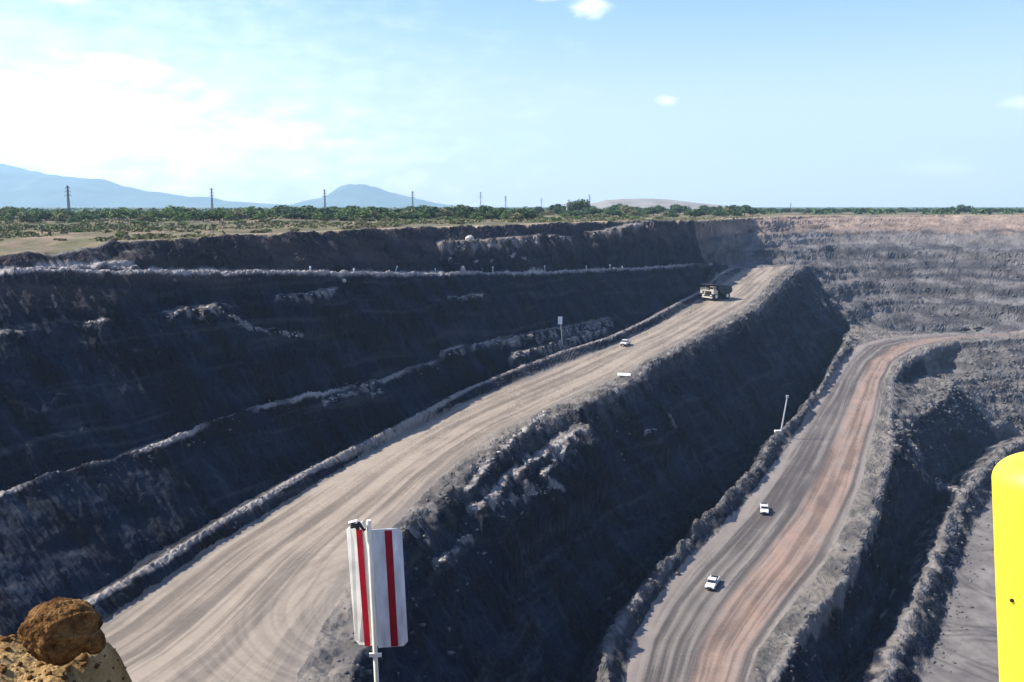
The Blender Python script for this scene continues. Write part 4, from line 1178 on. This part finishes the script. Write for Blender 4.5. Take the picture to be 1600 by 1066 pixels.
# pale tower, dark shed
def on_plain(px, py):
    k = (py - 323) / F; d = (6.0 + 2.6 * min(1, max(0, (py - 350) / 45)) * min(1, max(0, (200 - px) / 60))) / k
    x = by_d(px, py, d)[0]
    z = gz(x, d) if (X0 < x < X1 and d < 750) else -6.0
    return Vector((x, d, z + CAMZ))
b = on_plain(886, 337); s_ = b.y / F
M_tower = mat('weathered_tower', (0.30, 0.29, 0.25), 0.9, nscale=0.5, namt=0.2)
tw = empty('water_tower', b); tag(tw, 'pale narrow tower in front of the biggest dark tree', 'tower')
MB().cyl((0, 0, -.5), (0, 0, 15 * s_), 1.7 * s_, 1.4 * s_, seg=12).build('shaft', M_tower, tw)
MB().cyl((0, 0, 15 * s_), (0, 0, 20 * s_), 2.9 * s_, seg=14).build('tank', M_tower, tw)
b = on_plain(678, 338.5); s_ = b.y / F
sh = empty('shed', b, 0.1); tag(sh, 'low dark roofed shed half hidden in green bushes', 'shed')
MB().box((0, 0, 2.2 * s_), (24 * s_, 10 * s_, 4.6 * s_)).build('wall', M_darkb, sh)
MB().poly([(-13 * s_, -6 * s_, 4.3 * s_), (-13 * s_, 0, 7.5 * s_), (-13 * s_, 6 * s_, 4.3 * s_)], 27 * s_, (1, 0, 0)).build('roof', M_darkb, sh)
sh.children[1].location.x = 13 * s_
b = on_plain(656, 338)
wt = empty('water_tank', b); tag(wt, 'small white tank at the left end of the dark shed', 'tank')
MB().cyl((0, 0, 0), (0, 0, 4.5 * s_), 2.6 * s_, seg=14).build('tank', M_white, wt)
MB().cyl((0, 0, 4.5 * s_), (0, 0, 5.4 * s_), 2.6 * s_, .4 * s_, seg=14).build('lid', M_white, wt)

# ------------------------------------------------------------------ trees and bushes
def leaf_mat(name, c0, c1):
    m = bpy.data.materials.new(name); m.use_nodes = True; t = m.node_tree; b = t.nodes['Principled BSDF']
    b.inputs['Roughness'].default_value = 0.8; b.inputs['Specular IOR Level'].default_value = 0.15
    g = N(t, 'ShaderNodeNewGeometry'); r = N(t, 'ShaderNodeMixRGB')
    r.inputs['Color1'].default_value = (*c0, 1); r.inputs['Color2'].default_value = (*c1, 1)
    t.links.new(g.outputs['Random Per Island'], r.inputs['Fac']); t.links.new(r.outputs[0], b.inputs['Base Color'])
    return m
M_leafs = [leaf_mat('leaf_green', (0.055, 0.10, 0.028), (0.13, 0.19, 0.055)), leaf_mat('leaf_dark', (0.028, 0.055, 0.022), (0.07, 0.11, 0.04)), leaf_mat('leaf_olive', (0.085, 0.095, 0.042), (0.18, 0.175, 0.08))]
M_bark = mat('bark', (0.11, 0.085, 0.065), 0.95, nscale=3, namt=0.3)
def crown_mesh(name, seed, wid, hgt, z0, nclump, nleaf, leaf):
    """many small leaf faces gathered in uneven clumps"""
    r = np.random.default_rng(seed); P_, Q_ = [], []; k = 0
    for c in range(nclump):
        a = r.random() * 6.283; rad = wid * 0.5 * math.sqrt(r.random()) * 0.9; zc = z0 + (hgt - z0) * (0.15 + 0.75 * r.random() * (1 - 0.55 * (rad / (wid * .5)) ** 2))
        cr = wid * (0.13 + 0.13 * r.random())
        for i in range(nleaf):
            v = r.normal(size=3); v /= np.linalg.norm(v); v *= cr * (0.55 + 0.5 * r.random())
            p = np.array((rad * math.cos(a), rad * math.sin(a), zc)) + v * np.array((1, 1, .75))
            n = v / np.linalg.norm(v) + r.normal(size=3) * .5; n /= np.linalg.norm(n)
            t = np.cross(n, r.normal(size=3)); t /= np.linalg.norm(t); b_ = np.cross(n, t)
            s = leaf * (.6 + .8 * r.random())
            P_ += [p + t * s, p + b_ * s * .7, p - t * s, p - b_ * s * .7]; Q_.append((k, k + 1, k + 2, k + 3)); k += 4
    me = bpy.data.meshes.new(name); me.from_pydata([tuple(q) for q in P_], [], Q_); me.update()
    return me
PROTO = []
for i, (wd, hg, z0, nc, nl, lf, mi) in enumerate([(7, 5.5, 1.0, 26, 46, .34, 0), (6, 6.5, 1.6, 24, 46, .33, 1), (8, 5.0, .8, 28, 46, .36, 1), (4.5, 2.8, .1, 16, 40, .26, 0), (4, 2.2, .1, 14, 40, .24, 2), (9, 7.5, 1.6, 34, 52, .4, 1), (5, 4.4, .6, 20, 44, .3, 2), (5.5, 5.0, .9, 20, 46, .3, 0)]):
    t = empty('tree' if z0 > .5 else 'bush', (0, -50, 0))
    cm = crown_mesh('crown', 300 + i, wd, hg, z0, nc, nl, lf)
    link('crown', cm, t, [M_leafs[mi]])
    mb = MB()
    if z0 > .5:
        mb.cyl((0, 0, -.4), (.1, 0, hg * .45), wd * .035, wd * .02, seg=7)
        for k in range(4): mb.cyl((.07, 0, hg * .3), (math.cos(k * 1.6 + i) * wd * .25, math.sin(k * 1.6 + i) * wd * .25, hg * .62), wd * .016, wd * .006, seg=5)
        mb.build('trunk', M_bark, t)
    else:
        for k in range(4): mb.cyl((0, 0, -.2), (math.cos(k * 1.6) * wd * .2, math.sin(k * 1.6) * wd * .2, hg * .6), wd * .02, wd * .006, seg=4)
        mb.build('stem', M_bark, t)
    PROTO.append([t, False])
def plant(i, px, py, hpx, label, group=None, wf=1.0):
    pr = PROTO[i]
    o = pr[0] if not pr[1] else copy_tree(pr[0])
    pr[1] = True
    b = on_plain(px, py)
    hm_ = hpx / F * b.y
    base = {0: 5.5, 1: 6.5, 2: 5.0, 3: 2.8, 4: 2.2, 5: 7.5, 6: 4.4, 7: 5.0}[i]
    s = hm_ / base
    o.location = b; o.scale = (s * wf, s * wf, s); o.rotation_euler = (0, 0, rng.random() * 6.28)
    for kk in ('label', 'category', 'group'):
        if kk in o: del o[kk]
    tag(o, label, 'tree' if i not in (3, 4) else 'bush', group)
    return o
# trees one can tell apart
plant(5, 905, 336, 27, 'biggest dark tree on the plain, behind the pale tower', wf=1.1)
plant(2, 872, 336, 18, 'broad dark tree left of the biggest dark tree', wf=1.2)
plant(2, 655, 339, 20, 'broad green tree over the dark shed', wf=1.3)
plant(1, 575, 340, 19, 'dark round tree under the cone shaped mountain', wf=1.15)
plant(1, 1122, 333, 13, 'dark tree at the end of the tree line, left of a pair')
plant(5, 1166, 333, 14, 'dark tree at the right end of the tree line, above the far wall', wf=.9)
plant(2, 1507, 332.5, 13, 'dark round tree standing above the far right tree belt', wf=1.1)
plant(1, 1488, 332.5, 11, 'small dark tree left of the round one in the far right belt')
plant(1, 72, 345, 17, 'dark green tree left of the darkest pylon', wf=1.2)
plant(1, 8, 345, 14, 'small dark tree at the left edge of the plain')
plant(1, 212, 344, 13, 'dark tree among paler trees right of the darkest pylon')
plant(0, 280, 344, 17, 'bushy green tree under the low right end of the mountain ridge', wf=1.3)
plant(1, 403, 342, 20, 'upright green tree between the long ridge and the cone shaped mountain')
TX = {'left': 'green tree in the row beyond the left rim, below the long mountain ridge', 'mid': 'green tree in the row below the cone shaped mountain', 'right': 'grey green tree in the row between the big tree and the far wall', 'belt': 'tiny grey green tree in the flat belt above the far wall'}
for k in range(80):
    px = 6 + 425 * (k + rng.random()) / 80
    plant(int(rng.choice([0, 0, 7, 7, 1, 6])), px, 341 + 7 * rng.random() ** 1.5, 10 + 11 * rng.random() ** 1.3, TX['left'], 'trees beyond the left rim', wf=1.2 + .4 * rng.random())
for k in range(68):
    px = 432 + 400 * (k + rng.random()) / 68
    plant(int(rng.choice([1, 2, 2, 0, 7, 6])), px, 338 + 8 * rng.random(), 10 + 12 * rng.random() ** 1.3, TX['mid'], 'trees below the cone shaped mountain', wf=1.2 + .4 * rng.random())
for k in range(46):
    px = 826 + 355 * (k + rng.random()) / 46
    plant(int(rng.choice([1, 2, 2, 6, 5])), px, 334 + 5 * rng.random(), 8 + 9 * rng.random() ** 1.4, TX['right'], 'trees between the big tree and the far wall', wf=1.1 + .4 * rng.random())
for k in range(60):
    px = 1180 + 425 * (k + rng.random()) / 60
    plant(int(rng.choice([1, 2, 2, 6])), px, 331.6 + .8 * rng.random(), 4.5 + 3.5 * rng.random(), TX['belt'], 'trees in the far belt', wf=1.2 + .5 * rng.random())
LB = 'low bush on the dry grass between the left rim and the trees'
for k in range(150):
    px = -10 + 1060 * rng.random()
    ylim = np.interp(px, [0, 150, 260, 640, 1060], [398, 383, 371, 353, 343]); yt_ = np.interp(px, [0, 640, 1060], [347, 341, 337])
    py = yt_ + (ylim - yt_) * rng.random() ** 1.6
    if on_plain(px, py).y < float(rim_d(on_plain(px, py).x)) + 4: continue
    plant(int(rng.choice([3, 4, 4])), px, py, 3.0 + 5.0 * rng.random(), LB, 'low bushes on the plain', wf=1.2 + .8 * rng.random())
# scrub: fine ground cover nobody could count, and the far-off wood along the horizon
def scrub(name, label, spots, m):
    P_, Q_ = [], []; k = 0
    for (x, y, z, s) in spots:
        for i in range(12):
            p = np.array((x, y, z + CAMZ)) + rng.normal(size=3) * np.array((s * .5, s * .5, s * .22)) + np.array((0, 0, s * .3))
            n = rng.normal(size=3); n /= np.linalg.norm(n); t = np.cross(n, rng.normal(size=3)); t /= np.linalg.norm(t); b_ = np.cross(n, t); q_ = s * .28 * (.5 + rng.random())
            P_ += [p + t * q_, p + b_ * q_, p - t * q_, p - b_ * q_]; Q_.append((k, k + 1, k + 2, k + 3)); k += 4
    me = bpy.data.meshes.new(name); me.from_pydata([tuple(q) for q in P_], [], Q_); me.update()
    return tag(link(name, me, None, [m]), label, kind='stuff')
spots = []
for kk_ in range(7800):
    px = -60 + (1250 if kk_ < 6300 else 330) * rng.random()
    ylim = np.interp(px, [0, 150, 260, 640, 1060], [399, 384, 371, 354, 344]); yt_ = np.interp(px, [0, 640, 1060], [344, 340, 336])
    py = yt_ + (ylim - yt_) * rng.random() ** 0.9
    b = on_plain(px, py)
    if b.y < float(rim_d(b.x)) + 3: continue
    if fbm(np.array([b.x / 40]), np.array([b.y / 60]), 3, 401)[0] < (-0.06 if px > 240 else -0.12): continue
    spots.append((b.x, b.y, b.z - CAMZ, .35 + 0.9 * rng.random() ** 2))
scrub('scrub', 'dry olive scrub on the plain beyond the left rim', spots, M_leafs[2])
spots = []
for _ in range(4800):
    px = -300 + 2300 * rng.random(); y = 800 * (4.2 ** rng.random()) if px < 1180 else 720 * (4.5 ** rng.random())
    if fbm(np.array([px / 45.0]), np.array([y / 400.0]), 3, 461)[0] < -0.1: continue
    spots.append((by_d(px, 330, y)[0], y, -6.0, 1.2 + 4.2 * rng.random() ** 2))
scrub('forest', 'far off dark green wood along the horizon', spots, M_leafs[1])

# ------------------------------------------------------------------ haze: one closed box of even, thin air round everything
hb = MB().box((0, 3800, 400 + CAMZ - 115 - 0.5), (22000, 17200, 1030)).build('haze', [], None)
M_haze = bpy.data.materials.new('haze_air'); M_haze.use_nodes = True
t = M_haze.node_tree; t.nodes.clear()
vo = N(t, 'ShaderNodeVolumePrincipled'); vo.inputs['Color'].default_value = (0.55, 0.80, 1.0, 1); vo.inputs['Density'].default_value = 0.000085; vo.inputs['Anisotropy'].default_value = 0.2
oo = N(t, 'ShaderNodeOutputMaterial'); t.links.new(vo.outputs[0], oo.inputs['Volume'])
hb.data.materials.append(M_haze)
tag(hb, 'thin pale blue air over the pit and the plain', kind='stuff')
